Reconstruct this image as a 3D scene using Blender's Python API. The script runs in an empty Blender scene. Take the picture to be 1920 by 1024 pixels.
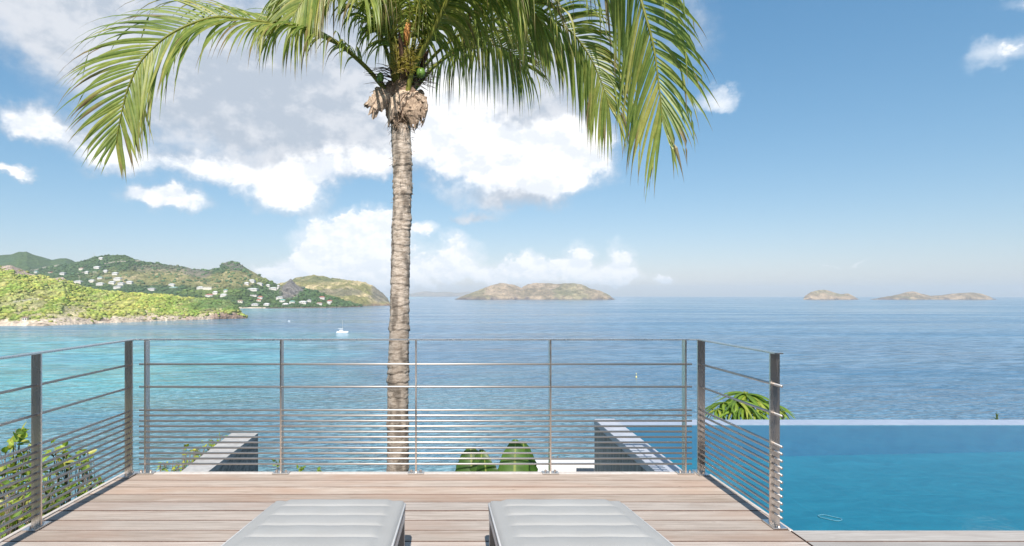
import bpy, math, random
import numpy as np
from mathutils import Vector, Matrix, noise as mnoise
random.seed(7); RNG = np.random.RandomState(11)
S = bpy.context.scene
COL = S.collection
rad = math.radians

# ------------------------------------------------------------------ camera, sky, sun, exposure
CAMZ, F, CX, HY = 1.36, 1000.0, 842.0, 554.0     # eye height over the deck, focal length in px of the 1920 frame
SEA = CAMZ - 42.0
cam_d = bpy.data.cameras.new('camera'); cam = bpy.data.objects.new('camera', cam_d); COL.objects.link(cam)
cam.location = (0, 0, CAMZ); cam.rotation_euler = (rad(90), 0, 0)
cam_d.sensor_width = 36; cam_d.lens = 36 * F / 1920
cam_d.shift_x = (960 - CX) / 1920; cam_d.shift_y = (HY - 512) / 1920
cam_d.clip_start = 0.05; cam_d.clip_end = 90000
S.camera = cam
SUN_EL, SUN_AZ = 43.0, 181.0                      # azimuth clockwise from +Y: behind the camera, slightly to the left
sd = bpy.data.lights.new('sun', 'SUN'); sun = bpy.data.objects.new('sun', sd); COL.objects.link(sun)
sd.energy = 4.9; sd.angle = rad(0.5); sd.color = (1.0, 0.955, 0.89)
_to = Vector((math.sin(rad(SUN_AZ)) * math.cos(rad(SUN_EL)), math.cos(rad(SUN_AZ)) * math.cos(rad(SUN_EL)), math.sin(rad(SUN_EL))))
sun.rotation_euler = _to.to_track_quat('Z', 'Y').to_euler(); sun.location = (0, 0, 60)
S.view_settings.view_transform = 'Standard'; S.view_settings.look = 'None'
S.view_settings.gamma = 1; S.view_settings.use_curve_mapping = False
S.view_settings.exposure = 0.55
S.render.engine = 'CYCLES'
S.cycles.max_bounces = 7; S.cycles.transparent_max_bounces = 12; S.cycles.volume_bounces = 0
S.cycles.caustics_reflective = False; S.cycles.caustics_refractive = False

class NB:                                          # small node builder
    def __init__(s, tree): s.t = tree; s.n = tree.nodes; s.l = tree.links
    def node(s, typ, **kw):
        n = s.n.new(typ)
        for k, v in kw.items(): setattr(n, k, v)
        return n
    def put(s, sock, v):
        if isinstance(v, bpy.types.NodeSocket): s.l.new(v, sock)
        elif v is not None:
            if sock.type == 'RGBA' and len(v) == 3: v = (*v, 1)
            sock.default_value = v
    def m(s, op, a=None, b=None, c=None, clamp=False):
        n = s.node('ShaderNodeMath', operation=op, use_clamp=clamp)
        for i, v in enumerate((a, b, c)): s.put(n.inputs[i], v)
        return n.outputs[0]
    def v(s, op, a=None, b=None, scale=None):
        n = s.node('ShaderNodeVectorMath', operation=op)
        s.put(n.inputs[0], a)
        if b is not None: s.put(n.inputs[1], b)
        if scale is not None: s.put(n.inputs['Scale'], scale)
        return n.outputs['Value'] if op in ('LENGTH', 'DISTANCE', 'DOT_PRODUCT') else n.outputs[0]
    def noise(s, vec, scale, detail=4, rough=0.55, dist=0.0, col=False):
        n = s.node('ShaderNodeTexNoise')
        s.put(n.inputs['Vector'], vec); s.put(n.inputs['Scale'], scale); s.put(n.inputs['Detail'], detail)
        s.put(n.inputs['Roughness'], rough); s.put(n.inputs['Distortion'], dist)
        return n.outputs[1 if col else 0]
    def ss(s, x, a, b, lo=0.0, hi=1.0, lin=False):
        n = s.node('ShaderNodeMapRange', interpolation_type='LINEAR' if lin else 'SMOOTHSTEP')
        for i, v in enumerate((x, a, b, lo, hi)): s.put(n.inputs[i], v)
        return n.outputs[0]
    def mix(s, f, a, b, blend='MIX'):
        n = s.node('ShaderNodeMix', data_type='RGBA', blend_type=blend)
        s.put(n.inputs[0], f); s.put(n.inputs[6], a); s.put(n.inputs[7], b)
        return n.outputs[2]
    def xyz(s, x=0, y=0, z=0):
        n = s.node('ShaderNodeCombineXYZ')
        for i, v in enumerate((x, y, z)): s.put(n.inputs[i], v)
        return n.outputs[0]
    def bump(s, h, strength=0.5, dist=1.0, normal=None):
        n = s.node('ShaderNodeBump'); s.put(n.inputs['Strength'], strength); s.put(n.inputs['Distance'], dist)
        s.put(n.inputs['Height'], h)
        if normal is not None: s.put(n.inputs['Normal'], normal)
        return n.outputs[0]

def build_world():
    w = bpy.data.worlds.new('World'); S.world = w; w.use_nodes = True
    nb = NB(w.node_tree); nb.n.clear()
    sky = nb.node('ShaderNodeTexSky', sky_type='NISHITA', sun_disc=False)
    sky.sun_elevation = rad(SUN_EL); sky.sun_rotation = rad(SUN_AZ); sky.altitude = 40
    sky.air_density = 1.0; sky.dust_density = 0.5; sky.ozone_density = 1.6
    g = nb.node('ShaderNodeTexCoord').outputs['Generated']
    sep = nb.node('ShaderNodeSeparateXYZ'); nb.l.new(g, sep.inputs[0]); x, y, z = sep.outputs
    az = nb.m('ARCTAN2', x, y); el = nb.m('ARCSINE', z)
    p = nb.xyz(az, el, 0)
    # fluffy edges: warp the cloud coordinates with noise of two sizes
    w1 = nb.v('SUBTRACT', nb.noise(p, 9, 5, .6, col=True), (.5, .5, .5))
    w2 = nb.v('SUBTRACT', nb.noise(p, 34, 4, .6, col=True), (.5, .5, .5))
    pw = nb.v('ADD', nb.v('ADD', p, nb.v('SCALE', w1, scale=.095)), nb.v('SCALE', w2, scale=.028))
    pw = nb.v('MULTIPLY', pw, (1, 1, 0))
    def field(blobs):
        tot = None
        for (px, py, rx, ry, wt) in blobs:
            xx, zz = (px - CX) / F, (HY - py) / F
            a0 = math.atan(xx); e0 = math.atan(zz / math.hypot(1, xx)); ca = math.cos(a0)
            r = nb.v('LENGTH', nb.v('MULTIPLY', nb.v('SUBTRACT', pw, (a0, e0, 0)), (F / rx / ca / ca, F / ry / ca, 0)))
            t = nb.ss(r, 0.0, 1.55, wt, 0.0)
            tot = t if tot is None else nb.m('ADD', tot, t)
        return tot
    grey = [(130, 25, 330, 85, .9), (330, 120, 300, 95, .85), (560, 150, 330, 110, 1.0), (800, 110, 330, 130, 1.0),
            (960, 150, 220, 110, .8), (1030, 190, 130, 80, .7), (640, 240, 240, 60, .5), (420, 270, 260, 55, .5), (200, 240, 160, 40, .35), (960, 372, 105, 30, .75), (892, 410, 46, 11, .7),
            (300, -250, 500, 160, .8), (850, -160, 420, 120, .7), (-500, 200, 330, 120, .9), (1290, 60, 70, 130, .22)]
    white = [(50, 232, 80, 34, .9), (170, 275, 110, 34, .55), (320, 312, 140, 30, .5), (300, 370, 84, 24, .95), (470, 322, 130, 34, .55),
             (560, 366, 74, 38, 1.0), (590, 312, 70, 40, .8), (700, 300, 60, 34, .6), (960, 305, 190, 60, 1.1), (860, 250, 120, 60, .9),
             (1050, 290, 90, 66, 1.0), (30, 326, 38, 14, .7), (800, 190, 120, 50, .8), (-420, 330, 260, 60, .9)]
    cumu = [(690, 440, 58, 46, .8), (625, 468, 82, 52, .9), (600, 505, 120, 34, .7), (720, 500, 80, 60, .75), (515, 491, 38, 9, .8), (790, 432, 26, 17, .55),
            (850, 480, 52, 40, .62), (900, 512, 150, 26, .6), (1080, 486, 36, 36, .6), (1160, 487, 34, 34, .55), (985, 508, 60, 30, .5), (1110, 512, 110, 22, .5),
            (1250, 519, 24, 10, .5), (1345, 186, 56, 22, .36), (1885, 98, 80, 34, .36), (1890, 12, 60, 18, .3),
            (2150, 60, 160, 50, .7), (1600, 497, 22, 5, .25), (1555, 502, 16, 5, .25), (1790, -220, 260, 60, .6), (-300, 470, 200, 40, .7)]
    G, W, Cm = field(grey), field(white), field(cumu)
    pn = nb.v('MULTIPLY', p, (1.0, 1.35, 0))
    n1 = nb.noise(pn, 7.5, 8, .62); n2 = nb.noise(nb.v('ADD', pn, (.012, .03, 0)), 7.5, 8, .62)
    relief = nb.m('SUBTRACT', n1, n2)
    dn = nb.m('SUBTRACT', n1, .5)
    # scattered fair-weather clouds for the part of the sky behind the camera
    back = nb.m('MULTIPLY', nb.ss(nb.noise(nb.v('MULTIPLY', g, (1, 1, 2.2)), 2.6, 7, .6), .5, .72), nb.ss(y, .25, -.1))
    back = nb.m('MULTIPLY', back, nb.ss(z, 0.02, .15))
    tot = nb.m('ADD', nb.m('ADD', nb.m('MULTIPLY', G, 1.0), W), nb.m('ADD', nb.m('MULTIPLY', Cm, 1.45), nb.m('MULTIPLY', back, 1.2)))
    dens = nb.m('ADD', tot, nb.m('MULTIPLY', dn, 1.5))
    alpha = nb.ss(dens, .0, 1.0)
    cut = nb.ss(tot, .05, .25)
    alpha = nb.m('MULTIPLY', alpha, cut)
    alpha = nb.m('MULTIPLY', alpha, nb.m('SUBTRACT', 1.0, nb.m('MULTIPLY', nb.ss(Cm, .05, .5), .04)))
    wr = nb.m('DIVIDE', nb.m('ADD', nb.m('MULTIPLY', W, 1.25), nb.m('MULTIPLY', nb.m('ADD', Cm, back), 1.3)), nb.m('ADD', tot, .12))
    wh = nb.ss(nb.m('ADD', wr, nb.m('ADD', nb.m('MULTIPLY', dn, .65), nb.m('MULTIPLY', relief, 1.9))), .12, 1.1)
    wh = nb.m('MAXIMUM', wh, nb.ss(alpha, .55, .1, 0, .6))
    gv = nb.ss(nb.m('ADD', nb.noise(pn, 3.0, 4, .5), nb.m('MULTIPLY', relief, 1.4)), .35, .65)
    gcol = nb.mix(gv, (.37, .42, .49), (.53, .555, .60))
    ccol = nb.mix(wh, gcol, (.80, .80, .805))
    aw = nb.ss(nb.m('ADD', W, nb.m('MULTIPLY', dn, 1.3)), .20, .72)
    aw = nb.m('MULTIPLY', aw, nb.ss(W, .04, .22))
    wcol = nb.mix(nb.ss(nb.m('ADD', relief, nb.m('MULTIPLY', dn, .25)), -.10, .06), (.63, .66, .71), (.82, .82, .825))
    ccol = nb.mix(nb.ss(nb.m('DIVIDE', nb.m('ADD', Cm, back), nb.m('ADD', tot, .05)), .2, .6), gcol, (.78, .785, .80))
    ccol = nb.mix(aw, ccol, wcol); alpha = nb.m('MAXIMUM', alpha, nb.m('MULTIPLY', aw, .95))
    ac = nb.ss(nb.m('ADD', Cm, nb.m('MULTIPLY', nb.m('SUBTRACT', nb.noise(pn, 17, 8, .66), .5), 1.3)), .22, .48)
    ac = nb.m('MULTIPLY', ac, nb.ss(Cm, .10, .30)); alpha = nb.m('MAXIMUM', alpha, nb.m('MULTIPLY', ac, .97))
    rel2 = nb.m('SUBTRACT', nb.noise(pn, 17, 8, .66), nb.noise(nb.v('ADD', pn, (.006, .014, 0)), 17, 8, .66))
    ccol = nb.mix(nb.m('MULTIPLY', nb.ss(Cm, .05, .3), nb.ss(rel2, .10, -.10)), ccol, (.66, .695, .74))
    cl = nb.node('ShaderNodeBackground'); nb.put(cl.inputs[0], ccol); cl.inputs[1].default_value = 1.0
    bg = nb.node('ShaderNodeBackground')
    sc_ = nb.node('ShaderNodeSeparateColor'); nb.l.new(sky.outputs[0], sc_.inputs[0]); cc_ = nb.node('ShaderNodeCombineColor')
    for i, (a_, g_) in enumerate(((.96, 1.04), (.855, .72), (.905, .58))):   # soften the saturation of the clear sky
        nb.l.new(nb.m('MULTIPLY', nb.m('POWER', nb.m('MULTIPLY', sc_.outputs[i], .1), g_), a_ * 7.6), cc_.inputs[i])
    nb.put(bg.inputs[0], cc_.outputs[0]); bg.inputs[1].default_value = .105
    mx = nb.node('ShaderNodeMixShader'); nb.put(mx.inputs[0], alpha); nb.l.new(bg.outputs[0], mx.inputs[1]); nb.l.new(cl.outputs[0], mx.inputs[2])
    out = nb.node('ShaderNodeOutputWorld'); nb.l.new(mx.outputs[0], out.inputs[0])
    w.cycles.sampling_method = 'MANUAL'; w.cycles.sample_map_resolution = 512
build_world()

# ------------------------------------------------------------------ helpers
def P(px, py, Y): return Vector(((px - CX) / F * Y, Y, CAMZ - (py - HY) / F * Y))
def woff(p):
    v = Vector((0, 0, 0))
    while p is not None: v += p.location; p = p.parent
    return v
def tag(o, label=None, cat=None, group=None, kind=None):
    for k, v in (('label', label), ('category', cat), ('group', group), ('kind', kind)):
        if v: o[k] = v
    return o
def thing(name, loc, label, cat, group=None):
    o = bpy.data.objects.new(name, None); COL.objects.link(o); o.location = loc; o.empty_display_size = .1
    return tag(o, label, cat, group)
def mesh(name, V, Fc, mat, parent=None, smooth=False, col=None, keep=False):
    off = Vector((0, 0, 0)) if keep else woff(parent)
    me = bpy.data.meshes.new(name)
    V = np.asarray([tuple(v) for v in V] if not isinstance(V, np.ndarray) else V, dtype=np.float64) - np.array(off)
    if isinstance(Fc, np.ndarray):
        nf, k = Fc.shape
        me.vertices.add(len(V)); me.vertices.foreach_set('co', V.astype(np.float32).ravel())
        me.loops.add(nf * k); me.loops.foreach_set('vertex_index', Fc.astype(np.int32).ravel())
        me.polygons.add(nf); me.polygons.foreach_set('loop_start', np.arange(0, nf * k, k, dtype=np.int32))
        me.polygons.foreach_set('loop_total', np.full(nf, k, dtype=np.int32)); me.update(calc_edges=True)
    else: me.from_pydata(V.tolist(), [], Fc)
    if smooth: me.polygons.foreach_set('use_smooth', [True] * len(me.polygons))
    if col is not None:
        a = me.color_attributes.new('Col', 'FLOAT_COLOR', 'POINT')
        c = np.ones((len(V), 4), np.float32); c[:, :3] = col; a.data.foreach_set('color', c.ravel())
    me.materials.append(mat)
    o = bpy.data.objects.new(name, me); COL.objects.link(o); o.parent = parent
    return o
class MB:
    def __init__(s): s.V = []; s.F = []; s.C = []
    def add(s, V, Fc, c=None):
        b = len(s.V); s.V += [Vector(v) for v in V]; s.F += [tuple(i + b for i in f) for f in Fc]
        s.C += [c or (1, 1, 1)] * len(V)
    def box(s, x0, x1, y0, y1, z0, z1, bev=0.0):
        if bev <= 0:
            V = [(x, y, z) for x in (x0, x1) for y in (y0, y1) for z in (z0, z1)]
            s.add(V, [(0, 1, 3, 2), (4, 6, 7, 5), (0, 4, 5, 1), (2, 3, 7, 6), (0, 2, 6, 4), (1, 5, 7, 3)]); return
        b = bev; V = []
        for (z, e) in ((z0, b), (z0 + b, 0), (z1 - b, 0), (z1, b)):
            V += [(x0 + e, y0 + e, z), (x1 - e, y0 + e, z), (x1 - e, y1 - e, z), (x0 + e, y1 - e, z)]
        Fc = [(3, 2, 1, 0), (12, 13, 14, 15)]
        for k in range(3):
            for i in range(4): j = (i + 1) % 4; Fc.append((4*k+i, 4*k+j, 4*k+4+j, 4*k+4+i))
        s.add(V, Fc)
    def tube(s, pts, radii, n=8, cap=True, c=None, flat=1.0):
        pts = [Vector(p) for p in pts]
        if not isinstance(radii, (list, tuple)): radii = [radii] * len(pts)
        V = []; up = Vector((0, 0, 1)); prev = None
        for i, p in enumerate(pts):
            t = (pts[min(i+1, len(pts)-1)] - pts[max(i-1, 0)])
            t = t.normalized() if t.length > 1e-9 else Vector((0, 0, 1))
            a = prev - t * prev.dot(t) if prev is not None else (up.cross(t) if abs(t.z) < .95 else Vector((1, 0, 0)).cross(t))
            a.normalize(); b = t.cross(a); prev = a
            for k in range(n):
                th = 2 * math.pi * k / n
                V.append(p + (a * math.cos(th) + b * math.sin(th) * flat) * radii[i])
        Fc = []
        for i in range(len(pts) - 1):
            for k in range(n): j = (k + 1) % n; Fc.append((i*n+k, i*n+j, (i+1)*n+j, (i+1)*n+k))
        if cap: Fc += [tuple(range(n))[::-1], tuple((len(pts)-1)*n + k for k in range(n))]
        s.add(V, Fc, c)
    def build(s, name, mat, parent=None, smooth=False, col=False):
        return mesh(name, s.V, s.F, mat, parent, smooth, np.array(s.C, np.float32) if col else None)
def catmull(pts, n):
    P_ = [Vector(p) for p in pts]; P_ = [P_[0] * 2 - P_[1]] + P_ + [P_[-1] * 2 - P_[-2]]
    segs = len(P_) - 3; out = []
    for k in range(n):
        t = k / (n - 1) * segs; i = min(int(t), segs - 1); u = t - i
        a, b, c, d = P_[i:i+4]
        out.append(.5 * ((2*b) + (c-a)*u + (2*a-5*b+4*c-d)*u*u + (3*b-a-3*c+d)*u**3))
    L = [0]
    for i in range(1, n): L.append(L[-1] + (out[i]-out[i-1]).length)
    res = []; j = 0
    for k in range(n):
        s_ = L[-1] * k / (n-1)
        while j < n-2 and L[j+1] < s_: j += 1
        u = (s_ - L[j]) / max(L[j+1]-L[j], 1e-9); res.append(out[j].lerp(out[j+1], min(max(u, 0), 1)))
    return res, L[-1]
_perm = RNG.rand(256, 256)
def vnoise(x, y):
    xi = np.floor(x).astype(int); yi = np.floor(y).astype(int); fx = x - xi; fy = y - yi
    fx = fx*fx*(3-2*fx); fy = fy*fy*(3-2*fy)
    g = lambda a, b: _perm[a & 255, b & 255]
    return (g(xi, yi)*(1-fx)+g(xi+1, yi)*fx)*(1-fy) + (g(xi, yi+1)*(1-fx)+g(xi+1, yi+1)*fx)*fy
def fbm(x, y, o=5, g=.5):
    s = 0; a = 1; n = 0
    for k in range(o): s = s + a*(vnoise(x*2**k+17*k, y*2**k+31*k)-.5); n += a; a *= g
    return s / n * 2
def ridged(x, y, o=5):
    s = 0; a = 1; n = 0
    for k in range(o): s = s + a*(1-2*np.abs(vnoise(x*2**k+7*k, y*2**k+13*k)-.5)*1.6); n += a; a *= .55
    return s / n

# ------------------------------------------------------------------ materials
def mat(name, fn):
    m = bpy.data.materials.new(name); m.use_nodes = True; nb = NB(m.node_tree); nb.n.clear()
    out = nb.node('ShaderNodeOutputMaterial'); sh = fn(nb)
    nb.l.new(sh, out.inputs[0]); return m
def prin(nb, color=(.5,)*3, rough=.5, metal=0, spec=None, normal=None, ior=None):
    b = nb.node('ShaderNodeBsdfPrincipled'); nb.put(b.inputs['Base Color'], color); nb.put(b.inputs['Roughness'], rough)
    nb.put(b.inputs['Metallic'], metal)
    if spec is not None: nb.put(b.inputs['Specular IOR Level'], spec)
    if ior is not None: nb.put(b.inputs['IOR'], ior)
    if normal is not None: nb.put(b.inputs['Normal'], normal)
    return b.outputs[0]
pos = lambda nb: nb.node('ShaderNodeNewGeometry').outputs['Position']
obj = lambda nb: nb.node('ShaderNodeTexCoord').outputs['Object']
rnd = lambda nb: nb.node('ShaderNodeObjectInfo').outputs['Random']
colattr = lambda nb: nb.node('ShaderNodeVertexColor', layer_name='Col').outputs[0]

def m_speckle(name, c1, c2, scale=20, rough=.7, bump=.2, bd=.01, metal=0, spec=None, big=None):
    def fn(nb):
        p = pos(nb); n = nb.noise(p, scale, 6, .62)
        c = nb.mix(nb.ss(n, .3, .7), c1, c2)
        n0 = nb.noise(p, scale * .13, 4, .6)
        c = nb.mix(nb.ss(n0, .35, .75, 0, .35), c, tuple(v * (big or .75) for v in c1))
        return prin(nb, c, rough, metal, spec, nb.bump(n, bump, bd))
    return mat(name, fn)
def f_wood(grey):
    def fn(nb):
        o = obj(nb); r = rnd(nb)
        sh = nb.v('ADD', o, nb.xyz(nb.m('MULTIPLY', r, 37.0), nb.m('MULTIPLY', r, 11.0), 0))
        st = nb.v('MULTIPLY', sh, (1.2, 26, 26)); g1 = nb.noise(st, 1.7, 7, .66, 1.4)
        st2 = nb.v('MULTIPLY', sh, (3.5, 130, 130)); g2 = nb.noise(st2, 1.3, 4, .7, .3)
        big = nb.noise(nb.v('MULTIPLY', sh, (.8, 2.5, 1)), 1.6, 3, .5)
        a = ((.335, .27, .222), (.545, .46, .395)) if not grey else ((.30, .27, .245), (.45, .42, .39))
        c = nb.mix(nb.ss(g1, .3, .72), a[0], a[1])
        c = nb.mix(nb.ss(big, .4, .72, 0, .55), c, (.40, .26, .19) if not grey else (.30, .25, .22))
        c = nb.mix(nb.ss(g2, .38, .30, 0, .55), c, (.20, .145, .115))
        c = nb.mix(nb.ss(g2, .6, .74, 0, .4), c, (.66, .61, .57))
        val = nb.ss(nb.node('ShaderNodeTexWhiteNoise', noise_dimensions='1D').outputs[0], 0, 1, .9, 1.12, True)
        wn = nb.node('ShaderNodeTexWhiteNoise', noise_dimensions='1D'); nb.l.new(r, wn.inputs['W'])
        hs = nb.node('ShaderNodeHueSaturation'); nb.put(hs.inputs['Value'], nb.ss(wn.outputs[0], 0, 1, .80, 1.10, True))
        nb.put(hs.inputs['Saturation'], nb.ss(r, 0, 1, .75, 1.15, True)); nb.put(hs.inputs['Color'], c)
        spk = nb.noise(nb.v('MULTIPLY', sh, (2.2, 9, 1)), 4.0, 2, .5)
        c = nb.mix(nb.ss(spk, .76, .80, 0, .75), hs.outputs[0], (.10, .065, .05))
        return prin(nb, c, .72, 0, .3, nb.bump(nb.m('ADD', g1, nb.m('MULTIPLY', g2, .6)), .35, .002))
    return fn
M = {}
M['plank'] = mat('weathered_decking', f_wood(False)); M['plank_grey'] = mat('grey_decking', f_wood(True))
def f_steel(r0, tint, streak):
    def fn(nb):
        if streak == 0: return prin(nb, tint, r0, 1.0)
        p = pos(nb); n = nb.noise(nb.v('MULTIPLY', p, (9, 9, 1.1)), 5, 4, .6, .8); s = nb.noise(p, 90, 3, .6)
        c = nb.mix(nb.ss(n, .4, .62, 0, streak), tint, tuple(v * .62 for v in tint))
        c = nb.mix(nb.ss(s, .66, .74, 0, .3), c, (.30, .19, .12))
        return prin(nb, c, nb.ss(n, .3, .7, r0, r0 + .14), 1.0, None, nb.bump(n, .05, .01))
    return fn
M['bar'] = mat('satin_steel_bar', f_steel(.5, (.52, .49, .46), 0)); M['steel'] = mat('brushed_steel', f_steel(.24, (.72, .71, .69), .3)); M['polished'] = mat('polished_steel', f_steel(.20, (.78, .70, .64), .45))
M['concrete'] = m_speckle('pale_concrete', (.36, .345, .33), (.46, .445, .43), 14, .8, .25, .01)
M['white_wall'] = m_speckle('white_render', (.62, .61, .60), (.70, .69, .68), 30, .8, .15, .004, big=.93)
M['fascia'] = m_speckle('pale_trim', (.50, .45, .41), (.62, .57, .53), 25, .7, .2, .004)
def f_darkwall(nb):
    p = pos(nb); st = nb.noise(nb.v('MULTIPLY', p, (40, 14, 2.0)), 1.6, 6, .7); n = nb.noise(p, 3, 5, .6)
    c = nb.mix(nb.ss(st, .32, .68), (.17, .165, .15), (.40, .38, .355)); c = nb.mix(nb.ss(n, .4, .7, 0, .5), c, (.26, .27, .27))
    return prin(nb, c, .75, 0, .3, nb.bump(st, .6, .02))
M['dark_wall'] = mat('stained_stone', f_darkwall)
def f_boardwall(nb):
    p = pos(nb); st = nb.noise(nb.v('MULTIPLY', p, (1, 5, 9)), 2.2, 6, .7, .5)
    c = nb.mix(nb.ss(st, .32, .68), (.17, .16, .15), (.42, .38, .335))
    return prin(nb, c, .8, 0, .25, nb.bump(st, .5, .01))
M['board_wall'] = mat('board_marked_concrete', f_boardwall)
def f_fabric(nb):
    p = obj(nb); w = nb.noise(p, 900, 2, .5); n = nb.noise(p, 4, 4, .5)
    c = nb.mix(nb.ss(n, .35, .7), (.365, .355, .336), (.395, .386, .367)); c = nb.mix(nb.ss(w, .4, .6, 0, .25), c, (.42, .42, .43))
    return prin(nb, c, .62, 0, .35, nb.bump(nb.m('ADD', w, nb.m('MULTIPLY', n, 5)), .25, .0012))
M['fabric'] = mat('light_grey_vinyl', f_fabric)
M['piping'] = m_speckle('grey_piping', (.42, .42, .43), (.5, .5, .5), 200, .6, .1, .001)
M['frame_white'] = m_speckle('white_powder_coat', (.70, .69, .67), (.74, .73, .71), 60, .4, .05, .001, big=.96)
M['frame_grey'] = m_speckle('taupe_metal', (.33, .315, .30), (.38, .365, .35), 60, .5, .05, .001)
M['rubber_blue'] = m_speckle('blue_plastic', (.05, .20, .29), (.07, .25, .34), 60, .9, .05, .001)
def f_water_pool(nb):
    p = pos(nb)
    n = nb.m('ADD', nb.noise(nb.v('MULTIPLY', p, (1, 1.5, 1)), 3.2, 4, .55, .5), nb.m('MULTIPLY', nb.noise(p, 14, 3, .5), .25))
    nrm = nb.bump(n, .045, .05)
    tr = nb.node('ShaderNodeBsdfTransparent'); nb.put(tr.inputs[0], (.60, .90, .955))
    gl = nb.node('ShaderNodeBsdfGlossy'); gl.inputs['Roughness'].default_value = .03; nb.put(gl.inputs['Normal'], nrm)
    fr = nb.node('ShaderNodeFresnel'); fr.inputs[0].default_value = 1.33; nb.put(fr.inputs[1], nrm)
    mx = nb.node('ShaderNodeMixShader'); nb.put(mx.inputs[0], fr.outputs[0]); nb.l.new(tr.outputs[0], mx.inputs[1]); nb.l.new(gl.outputs[0], mx.inputs[2])
    return mx.outputs[0]
M['pool_water'] = mat('pool_water', f_water_pool)
def f_pool_tile(nb):
    p = pos(nb); q = nb.v('ADD', p, nb.v('SCALE', nb.v('SUBTRACT', nb.noise(p, 1.6, 4, .6, col=True), (.5,)*3), scale=.35))
    n = nb.noise(nb.v('MULTIPLY', q, (1, 2.2, 1)), 2.4, 7, .68, 1.0)
    c = nb.mix(nb.ss(n, .3, .7), (.030, .235, .33), (.050, .30, .40))
    r = nb.noise(q, 9, 5, .7); c = nb.mix(nb.ss(r, .6, .75, 0, .25), c, (.13, .50, .60))
    bt = nb.node('ShaderNodeTexBrick'); nb.put(bt.inputs['Vector'], nb.v('ADD', p, nb.v('SCALE', nb.v('SUBTRACT', nb.noise(p, 5, 2, .5, col=True), (.5,)*3), scale=.05))); bt.inputs['Scale'].default_value = 1.0
    bt.inputs['Brick Width'].default_value = .9; bt.inputs['Row Height'].default_value = .45; bt.inputs['Mortar Size'].default_value = .008; bt.inputs['Mortar Smooth'].default_value = .6
    nb.put(bt.inputs['Color1'], (.92, .94, .95)); nb.put(bt.inputs['Color2'], (1.0, 1.0, 1.0)); nb.put(bt.inputs['Mortar'], (1.22, 1.18, 1.15)); c = nb.mix(.7, c, nb.mix(1.0, c, bt.outputs[0], 'MULTIPLY'))
    return prin(nb, c, .6, 0, .3)
M['pool_stone'] = mat('blue_pool_stone', f_pool_tile)
M['plank_side'] = m_speckle('gap_shade_plank_edge', (.09, .05, .036), (.15, .09, .065), 30, .9, .1, .001); M['pool_side'] = m_speckle('blue_grey_pool_tile', (.05, .17, .30), (.07, .21, .34), 5, .6, .1, .004, big=.9)  # plank edges and slab coloured dark to stand for shade in the gaps
M['wet_ledge'] = m_speckle('wet_pale_stone', (.31, .35, .44), (.37, .41, .49), 12, .35, .1, .004, big=.9)

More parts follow.
